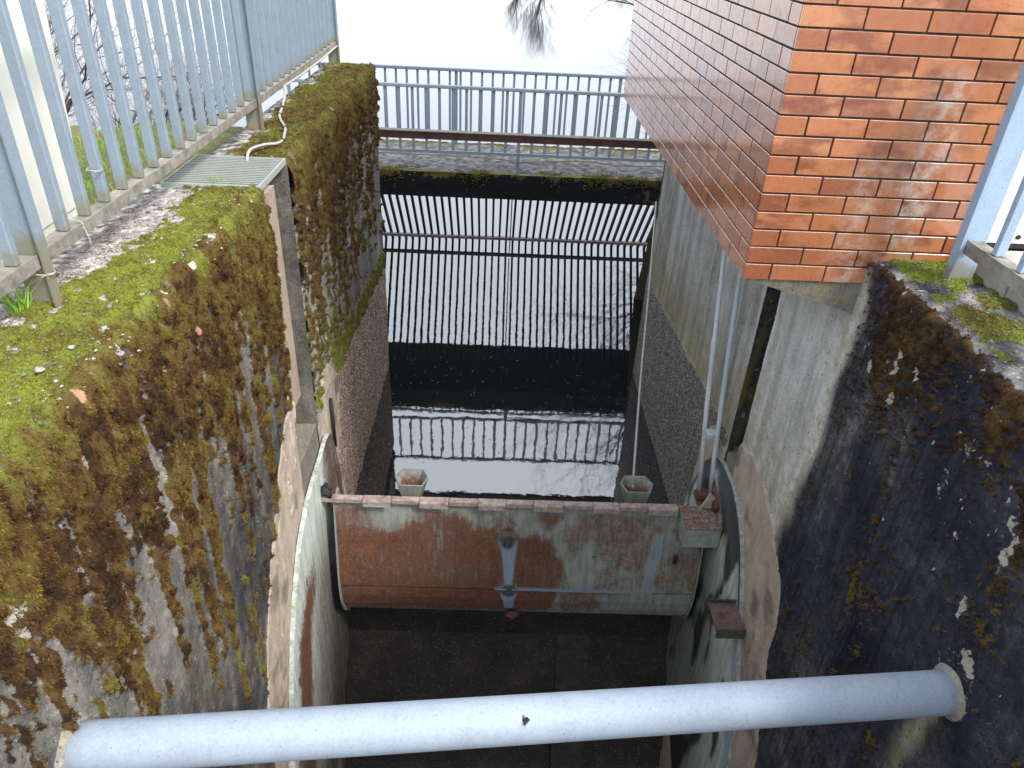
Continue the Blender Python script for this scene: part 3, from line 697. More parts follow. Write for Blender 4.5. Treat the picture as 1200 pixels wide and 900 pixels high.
# ------------------------------------------------------------------ right retaining wall
rw = thing('retaining_wall', 'concrete channel wall on the brick building side, nearly black where it faces the pipe', 'wall', (1.9, 3, 0))
S_RN = np.concatenate([np.arange(-0.46, 2.6, 0.0088), np.arange(2.6, 6.0, 0.05)])
add_sheet(1, right_fields, arr((-3, 1.2, 0.25), (1.2, 4.0, 0.0088)), S_RN, rw, RPATCH, lower=False)
add_sheet(1, right_fields, arr((4.2, Y_END, 0.0135)), S_FAR, rw, RPATCH)
m = MB()
m.box(XR + 0.045, 2.2, -3, 4.0, -2.6, ZT - 0.03)
m.box(XR + 0.03, 2.2, 4.2, Y_END - 0.012, -2.6, ZT - 0.16)
m.box(1.88, 2.2, 4.0, 4.2, -2.6, ZT - 0.16)
m.box(XR - 0.004, 1.88, 4.001, 4.199, -2.6, 1.40)
core_r = m.obj('wall_core', CONC, rw)
set_attr(core_r, tone=0.5, warm=0.3)
jamb(rw, XR - 0.012, 1.88, 4.2, 1.40, 3.1, -1, CONC, 0.20, 0.55)
jamb(rw, XR - 0.012, 2.2, Y_END, -1.0, 3.1, 1, CONC, 0.5, 0.2, 'wall_end')

inpatchL = lambda Y, Z: poly_mask(Y, Z, LPATCH)
moss_tufts('moss_carpet', -1, left_fields, 80000, 1.0, 3.80, -0.50, 0.05, 0.0062, 'bright green moss carpet on the wall top beside the near fence post')
moss_tufts('hanging_moss', -1, left_fields, 210000, 1.15, 3.80, 0.04, 2.5, 0.0078, 'brown and olive moss hanging in clumps down the near left wall', skip=inpatchL)
moss_tufts('moss_carpet', -1, left_fields, 26000, 4.30, Y_END, -0.40, 0.05, 0.009, 'olive moss covering the wall top beyond the metal grate')
moss_tufts('hanging_moss', -1, left_fields, 90000, 4.30, Y_END, 0.04, 2.2, 0.0070, 'rusty orange moss dripping down the wall beyond the slot', blades=5, skip=inpatchL)
moss_tufts('moss_carpet', 1, right_fields, 26000, 1.5, 3.13, -0.42, 0.0, 0.0072, 'yellow green moss on the right wall top below the brick corner')
moss_tufts('hanging_moss', 1, right_fields, 110000, 1.3, 3.13, 0.0, 2.2, 0.0058, 'dark brown moss clumps clinging to the black right wall', blades=8)

# ------------------------------------------------------------------ channel floor, sill, lake, ground
prof = [(Y_END + 2, -1.6), (4.75, -1.6), (4.75, -0.55), (4.42, -0.55), (4.40, -0.85), (4.20, -1.45), (3.95, -2.10), (3.6, -2.6), (2.8, -2.9), (-6, -2.9), (-6, -3.3), (Y_END + 2, -3.3)]
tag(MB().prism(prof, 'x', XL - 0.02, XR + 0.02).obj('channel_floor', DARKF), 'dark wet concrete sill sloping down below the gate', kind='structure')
def rib(x0, x1):
    m = MB(); m.prism([(4.405, -0.84), (4.345, -0.93), (4.13, -1.44), (3.88, -2.09), (3.54, -2.62), (3.5, -2.85), (3.6, -2.9), (4.3, -1.6)], 'x', x0, x1)
    return m.mesh('chute_block', mat_simple('damp_grey_concrete', (0.012, 0.010, 0.0095), (0.050, 0.042, 0.038), 14, 0.8, 0.8))
tag(link('chute_block', rib(0.665, 0.955)), 'raised concrete rib on the dark slope under the gate', 'concrete block')

def plane(name, x0, x1, y0, y1, z, mat, nx=2, ny=2):
    X, Y = np.meshgrid(np.linspace(x0, x1, nx), np.linspace(y0, y1, ny), indexing='ij')
    return link(name, np_mesh(name, np.stack([X, Y, 0 * X + z], -1).reshape(-1, 3), grid_faces(nx, ny), mat, smooth=False))
tag(plane('water', -400, 400, 4.36, 400, 0.0, WATER), 'still lake and channel water mirroring the white sky', kind='structure')
# floating bits on the channel water
n = 900
cx = RNG.uniform(XL, XR, n); cy = RNG.uniform(4.6, 10.5, n) ; keep = fbm(cx * 2, cy * 2, 200, 2) + RNG.random(n) * 0.4 > 0.62
cx, cy = cx[keep], cy[keep]; n = len(cx); r = RNG.uniform(0.0025, 0.007, n)
ang = RNG.uniform(0, 6.28, n)
V = np.stack([np.stack([cx + r * np.cos(ang + k * 1.5708) * (1 if k % 2 else 1.6), cy + r * np.sin(ang + k * 1.5708), np.full(n, 0.004)], 1) for k in range(4)] , 1).reshape(-1, 3)
tag(link('floating_debris', np_mesh('floating_debris', V, np.arange(len(V)).reshape(-1, 4), STONE, smooth=False)), 'tiny pale specks floating on the dark channel water', 'debris', kind='stuff')

# ground each side and behind the walls
def terrain(name, xs, ys, hf, mat, label):
    X, Y = np.meshgrid(xs, ys, indexing='ij'); Z = hf(X, Y)
    return tag(link(name, np_mesh(name, np.stack([X, Y, Z], -1).reshape(-1, 3), grid_faces(len(xs), len(ys)), mat)), label, kind='structure')
xl = np.concatenate([np.linspace(-200, -20, 12), np.linspace(-15, -5.2, 14), np.arange(-5.0, -1.70, 0.05), [-1.70]])
yl = np.concatenate([np.linspace(-200, -4, 14), np.arange(-3, 0, 0.3), np.arange(0, 6.6, 0.05), [6.8, 7.5, 8.5, 10, 12]])
def hl(X, Y):
    edge = 5.15 + 0.25 * (-1.8 - X) * (X > -5) + 0.8 * (X <= -5) + (fbm(X * 2, Y * 0.5, 210, 3) - 0.5) * 0.5
    drop = sst(Y, edge, edge + 1.6)
    return ZT - 0.05 - 0.10 * sst(X, -2.0, -3.0) + (fbm(X * 6, Y * 6, 211, 4) - 0.5) * 0.07 * sst(X, -1.72, -1.9) - drop * 4.2
def mat_bank():
    t = NT('grassy_ground'); p = t.pos(); n = t.noise(p, 5, 6, 0.7); n2 = t.noise(p, 40, 4, 0.75)
    c = t.ramp(t.math('ADD', t.math('MULTIPLY', n, 0.7), t.math('MULTIPLY', n2, 0.4)), [(0.35, (0.06, 0.045, 0.028)), (0.5, (0.17, 0.13, 0.08)), (0.62, (0.085, 0.125, 0.028)), (0.8, (0.13, 0.19, 0.04))])
    t.bump(n2, 0.8, 0.02); return t.done(c, 0.95, spec=0.2)
BANK = mat_bank()
terrain('ground', xl, yl, hl, BANK, 'grassy earth bank behind the long fence')
xr = np.concatenate([np.linspace(2.0, 6, 60), np.linspace(8, 200, 16)])
yr = np.concatenate([np.linspace(-200, -4, 14), np.linspace(-3, 12, 90)])
terrain('ground', xr, yr, lambda X, Y: ZT - 0.035 + (fbm(X * 6, Y * 6, 220, 3) - 0.5) * 0.04 * sst(X, 2.0, 2.2) - sst(Y, 8.0, 10.5) * 4.5, BANK, 'level ground beside the brick building')
terrain('far_shore', np.linspace(-400, 400, 80), np.concatenate([[96, 100, 104], np.linspace(112, 400, 20)]), lambda X, Y: -1.0 + sst(Y, 97, 112) * 2.2 + fbm(X * 0.05, Y * 0.05, 222, 3) * 3 * sst(Y, 104, 200), BANK, 'low far shore of the lake')
# left ground fringe: broken edging stones and grass
def blades(name, n, fx, base, label, h0, h1, mat=GRASSM, wid=0.0028):
    pts = fx(n); V = []; 
    n = len(pts)
    lean = RNG.normal(0, 0.35, (n, 2)); h = RNG.uniform(h0, h1, n)
    a = RNG.uniform(0, 3.14, n); wv = np.stack([np.cos(a), np.sin(a), 0 * a], 1) * wid
    mid = pts + np.stack([lean[:, 0] * h * 0.4, lean[:, 1] * h * 0.4, h * 0.6], 1)
    tip = pts + np.stack([lean[:, 0] * h * 1.2, lean[:, 1] * h * 1.2, h * 0.95], 1)
    V = np.stack([pts - wv, pts + wv, mid + wv * 0.7, mid - wv * 0.7, tip], 1).reshape(-1, 3)
    b = np.arange(n) * 5
    F = np.concatenate([np.stack([b, b + 1, b + 2], 1), np.stack([b, b + 2, b + 3], 1), np.stack([b + 3, b + 2, b + 4], 1)])
    return tag(link(name, np_mesh(name, V, F, mat, smooth=False)), label, base, kind='stuff')
def bank_pts(n):
    x = RNG.uniform(-5.0, -1.85, n); y = RNG.uniform(2.5, 7.0, n)
    k = fbm(x * 2.2, y * 2.2, 230, 3) > 0.50; x, y = x[k], y[k]
    return np.stack([x, y, hl(x, y)], 1)
blades('grass', 15000, bank_pts, 'grass', 'fresh green grass growing behind the long fence', 0.015, 0.055)
def tuft_pts(cx, cy, cz, r):
    def g(n):
        a = RNG.uniform(0, 6.28, n); q = r * np.sqrt(RNG.random(n)); return np.stack([cx + q * np.cos(a), cy + q * np.sin(a), np.full(n, cz)], 1)
    return g
blades('grass_tuft', 46, tuft_pts(-1.66, 2.34, ZT, 0.035), 'grass tuft', 'small bright grass tuft at the foot of the near fence post', 0.06, 0.16, wid=0.003)
blades('grass_tuft', 26, tuft_pts(-1.47, 3.83, ZT + 0.01, 0.04), 'grass tuft', 'thin grass blades poking through the metal grate', 0.03, 0.06, wid=0.0015)

# loose chips and crumbs on the wall tops and along the broken edge
def chips(name, n, gen, label, r0, r1, mat=STONE):
    base = np.array([(1, 0, 0), (-1, 0, 0), (0, 1, 0), (0, -1, 0), (0, 0, .6), (0, 0, -.6)], float)
    tri = np.array([(0, 2, 4), (2, 1, 4), (1, 3, 4), (3, 0, 4), (2, 0, 5), (1, 2, 5), (3, 1, 5), (0, 3, 5)])
    Pn = gen(n); n = len(Pn); sc = RNG.uniform(r0, r1, (n, 1, 1)) * RNG.uniform(0.6, 1.3, (n, 6, 3))
    V = (base[None] * sc) + Pn[:, None, :]
    F = tri[None] + (np.arange(n) * 6)[:, None, None]
    return tag(link(name, np_mesh(name, V.reshape(-1, 3), F.reshape(-1, 3), mat, smooth=False)), label, 'stone chips', kind='stuff')
def edge_l(n):
    Y = RNG.uniform(1.2, 3.8, n); s = RNG.normal(0.0, 0.035, n); k = fbm(Y * 9, 0 * Y, 240, 3) > 0.5
    Y, s = Y[k], s[k]; f = left_fields(Y, s); x, y, z, _, _ = sheet_point(-1, Y, s, f['d'] + 0.004); return np.stack([x, y, z], 1)
chips('stone_crumbs', 260, edge_l, 'pinkish white crumbs along the broken edge of the mossy wall', 0.003, 0.009)
def top_l(n):
    Y = RNG.uniform(1.6, 7.3, n); s = RNG.uniform(-0.42, -0.02, n); k = (Y < 3.75) | (Y > 4.35); Y, s = Y[k], s[k]
    f = left_fields(Y, s); x, y, z, _, _ = sheet_point(-1, Y, s, f['d'] + 0.004); return np.stack([x, y, z], 1)
chips('gravel', 620, top_l, 'small grey gravel scattered in the moss along the fence', 0.003, 0.008, GRAVEL)
def bare_l(n):
    Y = RNG.uniform(1.7, 3.7, n); s = RNG.uniform(-0.47, -0.15, n)
    f = left_fields(Y, s); k = f['moss'] < 0.4; Y, s = Y[k], s[k]; x, y, z, _, _ = sheet_point(-1, Y, s, f['d'][k] + 0.002); return np.stack([x, y, z], 1)
chips('gravel', 5200, bare_l, 'pale pinkish grit covering the bare strip of wall top under the rail', 0.0025, 0.0065, mat_simple('pinkish_grit', (0.13, 0.10, 0.095), (0.50, 0.44, 0.44), 60, 0.9, 0.3))
def top_r(n):
    Y = RNG.uniform(1.6, 3.1, n); s = RNG.uniform(-0.44, 0.01, n)
    f = right_fields(Y, s); x, y, z, _, _ = sheet_point(1, Y, s, f['d'] + 0.004); return np.stack([x, y, z], 1)
chips('gravel', 700, top_r, 'small grit on the right wall top beside the pale blue fence', 0.003, 0.008, GRAVEL)
def rock(name, c, r, mat, label, seed, sq=(1, 1, .5)):
    rr = random.Random(seed); m = MB(); vs = []; N = 7
    for k in range(5):
        ph = math.pi * (k) / 4
        for j in range(N):
            a = 2 * math.pi * j / N; q = r * (0.8 + 0.4 * rr.random())
            vs.append((c[0] + q * math.sin(ph) * math.cos(a) * sq[0], c[1] + q * math.sin(ph) * math.sin(a) * sq[1], c[2] + q * math.cos(ph) * sq[2]))
    fs = [(k * N + j, k * N + (j + 1) % N, (k + 1) * N + (j + 1) % N, (k + 1) * N + j) for k in range(4) for j in range(N)]
    m.poly(vs, fs); return tag(m.obj(name, mat), label, 'stone')
rock('stone', (-1.37, 1.93, ZT + 0.022), 0.016, STONE, 'pale flat stone lying on the bright moss nearest the camera', 3)
rock('stone', (-1.345, 2.07, ZT + 0.022), 0.011, STONE, 'small bluish white stone on the bright moss behind the flat one', 4)
rock('stone', (-1.50, 2.9, ZT + 0.012), 0.012, GRAVEL, 'dark little stone beside the bare strip under the fence', 5)

# ------------------------------------------------------------------ fences
def make_baluster(mat, h=0.98):
    me = MB().box(-0.021, 0.021, -0.015, 0.015, 0, h, 0.003).mesh('baluster', mat); return me
def fence(label, x, posts, y_first, count, step, side, postmat, barmat, railmat, y0, y1, first_bar=None):
    root = thing('railing', label, 'railing', (x, posts[0], ZT))
    for y in posts:
        m = MB()
        # flat upright blade with a narrow flange towards the channel
        m.box(x - 0.055, x + 0.045, y - 0.008, y + 0.008, ZT - 0.02, ZT + 1.06, 0.003) if side < 0 else m.box(x - 0.05, x + 0.05, y - 0.012, y + 0.012, ZT - 0.02, ZT + 1.06, 0.003)
        q = x + 0.045 if side < 0 else x - 0.05
        m.box(min(q, q + 0.008 * -side), max(q, q + 0.008 * -side), y - 0.03, y + 0.012, ZT - 0.02, ZT + 1.06)
        m.obj('post', postmat, root)
    me = make_baluster(barmat)
    for i in range(count):
        y = y_first + i * step
        if any(abs(y - p) < 0.05 for p in posts): continue
        link('baluster', me, None, (x, y, ZT + 0.196)).parent = root
    for o in [c for c in root.children if c.name.startswith('baluster')]:
        o.location = (0, o.location.y - posts[0], 0.196); 
    # angle-iron bottom rail: flange lying flat plus an upright lip on the channel side
    e = -side
    for a, b in zip([y0] + posts, posts + [y1]):
        if b - a < 0.03: continue
        m = MB()
        m.box(x - 0.03, x + 0.026, a + 0.02, b - 0.02, ZT + 0.188, ZT + 0.194)
        xx = x + e * 0.03
        m.box(xx - 0.003, xx + 0.003, a + 0.012, b - 0.012, ZT + 0.15, ZT + 0.197)
        m.obj('bottom_rail', railmat, root)
    MB().box(x - 0.03, x + 0.03, y0, y1, ZT + 1.062, ZT + 1.09, 0.004).obj('top_rail', barmat, root)
    return root
fl = fence('long galvanised railing of upright bars on the mossy left wall top', -1.60, [-0.20, 2.404, 5.008, 7.616], 0.3 - 0.165 * 2 + 0.017, 46, 0.165, -1, GALV, GALV, DIRTYRAIL, -1.0, 7.66)
# shift so that a bar stands at y = 2.608
fr = fence('short pale blue railing on the right wall top by the brick corner', 1.99, [2.925, 0.32], 2.743 - 0.165 * 14, 15, 0.165, 1, PALEBLUE, PALEBLUE, DIRTYRAIL, 0.0, 2.93) if False else None
def short_fence():
    root = thing('railing', 'short pale blue railing on the right wall top by the brick corner', 'railing', (1.99, 2.93, ZT))
    x = 1.99
    for y in (2.93, 0.325):
        m = MB(); m.box(x - 0.055, x + 0.06, y - 0.01, y + 0.01, ZT - 0.02, ZT + 1.06, 0.003); m.box(x - 0.063, x - 0.0552, y - 0.04, y + 0.01, ZT - 0.02, ZT + 1.06)
        m.obj('post', PALEBLUE, root)
    me = make_baluster(PALEBLUE)
    for i in range(15):
        o = link('baluster', me, None, (0, 2.743 - 0.165 * i - 2.93, 0.196)); o.parent = root
    m = MB(); m.box(x - 0.03, x + 0.03, 0.34, 2.905, ZT + 0.186, ZT + 0.194); m.box(x - 0.036, x - 0.0302, 0.34, 2.905, ZT + 0.14, ZT + 0.197); m.obj('bottom_rail', DIRTYRAIL, root)
    MB().box(x - 0.03, x + 0.03, 0.28, 2.96, ZT + 1.062, ZT + 1.09, 0.004).obj('top_rail', PALEBLUE, root)
    return root
short_fence()

# conduit cable along the rail that drops and snakes onto the grate
cab = [(-1.562, 7.64, ZT + 0.165), (-1.560, 7.0, ZT + 0.152), (-1.560, 6.3, ZT + 0.148), (-1.560, 5.75, ZT + 0.155), (-1.548, 5.60, ZT + 0.165), (-1.52, 5.50, ZT + 0.14), (-1.53, 5.43, ZT + 0.06), (-1.53, 5.34, ZT + 0.03), (-1.47, 5.15, ZT + 0.03), (-1.40, 4.98, ZT + 0.03), (-1.36, 4.80, ZT + 0.03), (-1.335, 4.66, ZT + 0.03), (-1.345, 4.56, ZT + 0.035), (-1.39, 4.49, ZT + 0.045), (-1.425, 4.40, ZT + 0.05), (-1.43, 4.31, ZT + 0.055), (-1.43, 4.25, ZT + 0.03), (-1.43, 4.22, ZT - 0.05)]
def smooth_path(pts, n=5):
    out = []; Pt = [Vector(p) for p in pts]
    for i in range(len(Pt) - 1):
        a, b, c, d = Pt[max(i - 1, 0)], Pt[i], Pt[i + 1], Pt[min(i + 2, len(Pt) - 1)]
        for k in range(n):
            t = k / n; out.append(0.5 * ((2 * b) + (c - a) * t + (2 * a - 5 * b + 4 * c - d) * t * t + (3 * b - a - 3 * c + d) * t ** 3))
    return out + [Pt[-1]]
cb = thing('cable', 'white conduit cable running along the rail and snaking onto the grate', 'cable', (-1.43, 4.25, ZT))
MB().tube(smooth_path(cab), 0.0085, 8).obj('sheath', WHITEC, cb)
for i in (6, 7, 9, 11):
    a = Vector(cab[i]); b = Vector(cab[i + 1]); d = (b - a).normalized()
    MB().tube([a - d * 0.012, a + d * 0.012], 0.0105, 8).obj('tape_band', BLACK, cb)
def zip_tie(x, y, z, tail, label, flat=None):
    t = MB(); A = [k * 2 * math.pi / 16 for k in range(17)]
    q = [(x + 0.035 * math.cos(a), y + 0.004 * math.sin(3 * a), z + 0.026 * math.sin(a)) for a in A] if flat is None else [(x + flat[0] * math.cos(a), y + flat[1] * math.sin(a), z + 0.003 * math.sin(3 * a)) for a in A]
    t.tube(q, 0.0022, 5); t.tube([q[0], ((q[0][0] + tail[0]) / 2, (q[0][1] + tail[1]) / 2, (q[0][2] + tail[2]) / 2 + 0.004), tail], 0.0018, 5)
    tag(t.obj('cable_tie', WHITEC), label, 'cable tie')
zip_tie(-1.60, 2.70, ZT + 0.185, (-1.53, 2.66, ZT + 0.13), 'white cable tie with a loose tail round the bottom rail')
zip_tie(-1.60, 2.395, ZT + 0.13, (-1.56, 2.36, ZT + 0.125), 'white cable tie round the near fence post below the rail', (0.068, 0.03))
zip_tie(-1.60, 2.938, ZT + 0.33, (-1.58, 2.90, ZT + 0.33), 'white cable tie round a fence bar above the rail', (0.029, 0.023))

# ------------------------------------------------------------------ metal grate over the left slot
gr = thing('metal_grate', 'galvanised metal grate bridging the slot in the mossy wall', 'grate', (-1.49, 4.03, ZT))
gy0, gy1, gx0, gx1 = 3.765, 4.30, -1.73, -1.228
zg = ZT + 0.018
GRM = mat_galv('grate_steel', (0.22, 0.245, 0.22)); GRM2 = mat_galv('grate_frame_steel', (0.30, 0.33, 0.31))
for (a, b, c, d) in [(gx0, gx1, gy0, gy0 + 0.006), (gx0, gx1, gy1 - 0.006, gy1), (gx0, gx0 + 0.006, gy0 + 0.007, gy1 - 0.007), (gx1 - 0.008, gx1, gy0 + 0.007, gy1 - 0.007)]:
    MB().box(a, b, c, d, zg - 0.03, zg + 0.004).obj('frame', GRM2, gr)
me = MB().box(gx0 + 0.008 + 1.49, gx1 - 0.010 + 1.49, -0.006, 0.006, -0.025, 0.002).mesh('bearing_bar', GRM)
nb = 17
for i in range(nb):
    o = link('bearing_bar', me, None, (0, gy0 + 0.02 + i * (gy1 - gy0 - 0.04) / (nb - 1) - 4.03, zg - ZT)); o.parent = gr
for i in range(4):
    MB().box(gx0 + 0.10 * (i + 1), gx0 + 0.10 * (i + 1) + 0.004, gy0 + 0.01, gy1 - 0.01, zg - 0.03, zg - 0.0265).obj('cross_bar', GRM, gr)

# ------------------------------------------------------------------ off-white cabinet and bare shrub behind the fence
cbn = thing('utility_cabinet', 'tall off-white cabinet standing behind the left end of the railing', 'cabinet', (-2.35, 2.6, ZT - 0.05))
m = MB()
b0 = [(-2.75, 1.55), (-1.93, 1.55), (-1.93, 3.39), (-2.75, 3.39)]; z0, z1 = ZT - 0.06, ZT + 1.25
vs = [(x, y, z0) for x, y in b0] + [(x, y + (0.14 if y > 3 else 0), z1) for x, y in b0]
m.poly(vs, [(3, 2, 1, 0), (4, 5, 6, 7), (0, 1, 5, 4), (1, 2, 6, 5), (2, 3, 7, 6), (3, 0, 4, 7)]); m.obj('housing', WHITEP, cbn)
MB().box(-2.78, -1.90, 1.52, 3.60, z1 + 0.002, z1 + 0.05, 0.01).obj('lid', WHITEP, cbn)
MB().box(-1.929, -1.922, 1.62, 2.44, z0 + 0.1, z1 - 0.08, 0.003).obj('door', WHITEP, cbn)
MB().box(-1.929, -1.922, 2.47, 3.30, z0 + 0.1, z1 - 0.08, 0.003).obj('door', WHITEP, cbn)

def branchy(name, base, h, seed, label, cat, depth=5, spread=0.5, rad=0.05, nmain=3, seg=5, up=0.25, group=None, start=None):
    rr = random.Random(seed); root = thing(name, label, cat, base, group=group)
    tw = MB(); tr = MB()
    def grow(p, d, L, r, lev):
        pts = [p]; dd = d.copy()
        n = 4 if lev > 1 else 3
        for k in range(n):
            dd = (dd + Vector((rr.gauss(0, .16), rr.gauss(0, .16), rr.gauss(0, .12) + up * 0.15))).normalized()
            pts.append(pts[-1] + dd * L / n)
        rads = [r * (1 - 0.45 * k / n) for k in range(n + 1)]
        (tr if lev >= depth - 1 else tw).tube(pts, rads, seg if lev >= depth - 1 else 3, True, False)
        if lev <= 0: return
        for k in range(1, n + 1):
            for c in range(2 if k < n else 2):
                if rr.random() < 0.12: continue
                ax = Vector((rr.gauss(0, 1), rr.gauss(0, 1), rr.gauss(0, .7))).normalized()
                nd = (dd + ax * spread + Vector((0, 0, up * 0.3))).normalized()
                grow(pts[k], nd, L * rr.uniform(0.5, 0.72), rads[k] * 0.5, lev - 1)
    for i in range(nmain):
        a = 6.28 * i / max(nmain, 1) + rr.random()
        d = Vector((math.cos(a) * 0.35, math.sin(a) * 0.35, 1)).normalized() if nmain > 1 else Vector((0, 0, 1))
        if start: d = Vector(start[i % len(start)]).normalized()
        grow(Vector(base), d, h, rad, depth)
    tr.obj('trunk', BARK, root); tw.obj('twigs', BARK, root)
    return root
branchy('bare_shrub', (-5.2, 7.4, 1.2), 1.9, 11, 'bare brown shrub with a tangle of twigs beyond the grassy bank', 'shrub', depth=4, spread=0.75, rad=0.045, nmain=4, start=[(0.8, 0.0, 0.75), (0.55, 0.5, 0.9), (1, 0.3, 0.6), (0.3, -0.1, 1)])
branchy('bare_shrub', (-4.6, 8.6, 0.6), 1.7, 12, 'thin bare shrub further along the water, seen between the fence bars', 'shrub', depth=4, spread=0.7, rad=0.035, nmain=3, start=[(0.9, 0.1, 0.9), (0.5, 0.6, 1), (0.7, -0.3, 1)])
for i, (x, y, h, sd, lb, dp) in enumerate([(4.6, 100, 4.6, 21, 'tall bare tree on the far shore mirrored above the bridge railing', 5), (1.5, 103, 3.7, 24, 'slender bare tree on the far shore just left of the tallest', 4), (15.5, 103, 4.0, 23, 'lower bare tree on the far shore mirrored beside the brick corner', 4)]):
    branchy('bare_tree', (x, y, 0.6), h, sd, lb, 'tree', depth=dp, spread=0.8, rad=0.17, nmain=1, seg=5, up=0.7)

branchy('bare_tree', (6.6, 13.6, -0.4), 5.0, 31, 'bare tree behind the brick building whose twigs are mirrored in the channel water', 'tree', depth=5, spread=0.75, rad=0.13, nmain=1, seg=7, up=0.25, start=[(-0.85, -0.02, 1)])
# ------------------------------------------------------------------ footbridge with trash rack
DZ0, DZ1, DY0, DY1 = 1.482, 1.80, 9.35, 10.80
fb = thing('footbridge', 'narrow concrete footbridge crossing between channel and lake', 'footbridge', (0.2, 10, DZ0))
xs = np.arange(-3.4, 3.8, 0.03)
def bridge_face():
    X, Z = np.meshgrid(xs, np.linspace(DZ0, DZ1, 16), indexing='ij')
    Yv = DY0 - (fbm(X * 9, Z * 9, 250, 4) - 0.4) * 0.03
    g = 0.75 * sst(Z + (fbm(X * 7, Z * 4, 251, 3) - 0.5) * 0.24 + (fbm(X * 40, Z * 40, 249, 2) - 0.5) * 0.12, DZ1 - 0.05, DZ1 + 0.02)
    g = np.maximum(g, 0.46 * np.exp(-((X - 1.95) / 0.28) ** 2) * sst(fbm(X * 14, Z * 14, 252, 2), 0.45, 0.6))
    att = {'tone': (0.02 + 0.10 * fbm(X * 5, Z * 5, 253, 3)).ravel(), 'moss': g.ravel(), 'tint': np.full(X.size, 0.5), 'warm': 0 * X.ravel(), 'lichen': 0 * X.ravel(), 'pink': 0 * X.ravel()}
    att['darken'] = 0.75 * (1 - g).ravel()  # mixes the fascia towards near black where no moss grows
    link('fascia', np_mesh('fascia', np.stack([X, Yv, Z], -1).reshape(-1, 3), grid_faces(len(xs), 16), CONC, att), fb)
    X, Y = np.meshgrid(xs, np.linspace(DY0, DY1, 70), indexing='ij')
    ed = np.minimum(Y - DY0, 0.5 * (DY1 - Y))
    Z = DZ1 + (fbm(X * 10, Y * 10, 254, 4) - 0.5) * 0.03 + 0.03 * sst(Y, DY1 - 0.25, DY1 - 0.08) * fbm(X * 12, Y * 12, 256, 3)
    mo = sst(-ed + (fbm(X * 5, Y * 6, 255, 3) - 0.5) * 0.25 + (fbm(X * 30, Y * 30, 259, 2) - 0.5) * 0.2, -0.10, -0.02)
    tn = 0.34 + 0.10 * sst(Y, DY0 + 0.4, DY1 - 0.2)
    att = {'tone': (0.41 + 0.6 * (fbm(X * 22, Y * 22, 257, 4) - 0.5)).ravel(), 'moss': mo.ravel(), 'tint': (tn + (fbm(X * 20, Y * 20, 258, 3) - 0.5) * 0.8).ravel(), 'warm': 0 * X.ravel(), 'lichen': 0 * X.ravel(), 'pink': 0 * X.ravel()}
    link('walkway', np_mesh('walkway', np.stack([X, Y, Z], -1).reshape(-1, 3), grid_faces(len(xs), 70), CONC, att), fb)
bridge_face()
MB().box(-3.4, 3.77, DY0 + 0.02, DY1, DZ0, DZ1 - 0.03).obj('deck_slab', BEAMF, fb)
for x0, x1 in ((-3.4, -2.2), (2.6, 3.78)):
    MB().box(x0, x1, 7.60, DY1 - 0.1, -1.6, DZ0 - 0.002).obj('abutment', BEAMF, fb)
# fringe of moss on the front lip
nq = 5000
qx = RNG.uniform(-2.0, 2.6, nq); qy = DY0 - 0.012 + np.abs(RNG.normal(0, 0.10, nq)); 
k = (fbm(qx * 4, qy * 3, 260, 3) > 0.45)
front = RNG.random(nq) < 0.3
qz = np.where(front, DZ1 - np.abs(RNG.normal(0, 0.07, nq)), DZ1 + 0.005); qy = np.where(front, DY0 - 0.018, qy)
qx, qy, qz = qx[k], qy[k], qz[k]; nq = len(qx)
Pq = np.repeat(np.stack([qx, qy, qz], 1), 4, 0); Dq = RNG.normal(size=Pq.shape); Dq[:, 2] = np.abs(Dq[:, 2]) * 0.7; Dq /= np.linalg.norm(Dq, axis=1)[:, None]
Wq = np.cross(Dq, RNG.normal(size=Pq.shape)); Wq /= np.linalg.norm(Wq, axis=1)[:, None]
Vq = np.stack([Pq - Wq * .005, Pq + Wq * .005, Pq + Dq * .014], 1).reshape(-1, 3)
tag(link('moss_fringe', np_mesh('moss_fringe', Vq, np.arange(len(Vq)).reshape(-1, 3), MOSS, {'tint': np.repeat(np.clip(RNG.normal(0.3, 0.15, nq), 0, 1), 12), 'val': np.repeat(np.clip(RNG.normal(0.5, .25, nq), 0, 1), 12)}, smooth=False)), 'green moss fringe along the front lip of the footbridge', 'moss', kind='stuff')

def bridge_rail(label, y, zlow, ztop, step, w, posts, zfoot, mat, x0=-2.6, x1=3.1, off=0.0):
    root = thing('railing', label, 'railing', (0.2, y, zfoot))
    thick = MB().box(-w, w, -0.010, 0.010, 0, ztop - zlow - 0.05).mesh('baluster', mat)
    thin = MB().box(-w, w, -0.008, 0.008, 0, ztop - zlow - 0.05).mesh('baluster', mat)
    i = 0; x = x0 + 0.05 + off
    while x < x1 - 0.03:
        if not any(abs(x - p) < 0.05 for p in posts):
            o = link('baluster', thick if (i % 2 == 0) else thin, None, (x - 0.2, 0, zlow + 0.022 - zfoot)); o.parent = root
        x += step; i += 1
    MB().box(x0, x1, y - 0.018, y + 0.018, zlow - 0.018, zlow + 0.018, 0.003).obj('bottom_rail', mat, root)
    MB().box(x0, x1, y - 0.026, y + 0.026, ztop - 0.026, ztop + 0.012, 0.005).obj('top_rail', mat, root)
    for p in posts:
        MB().box(p - 0.022, p + 0.022, y - 0.02, y + 0.0172, zfoot, zlow - 0.02).obj('foot', mat, root)
        MB().box(p - 0.021, p + 0.021, y - 0.012, y + 0.012, zlow + 0.02, ztop - 0.028).obj('post', mat, root)
    return root
bridge_rail('front railing of the footbridge with flat upright bars', 9.42, 2.04, 2.815, 0.164, 0.0175, [0.238, -2.37, 2.84], DZ1 - 0.01, RAILM)
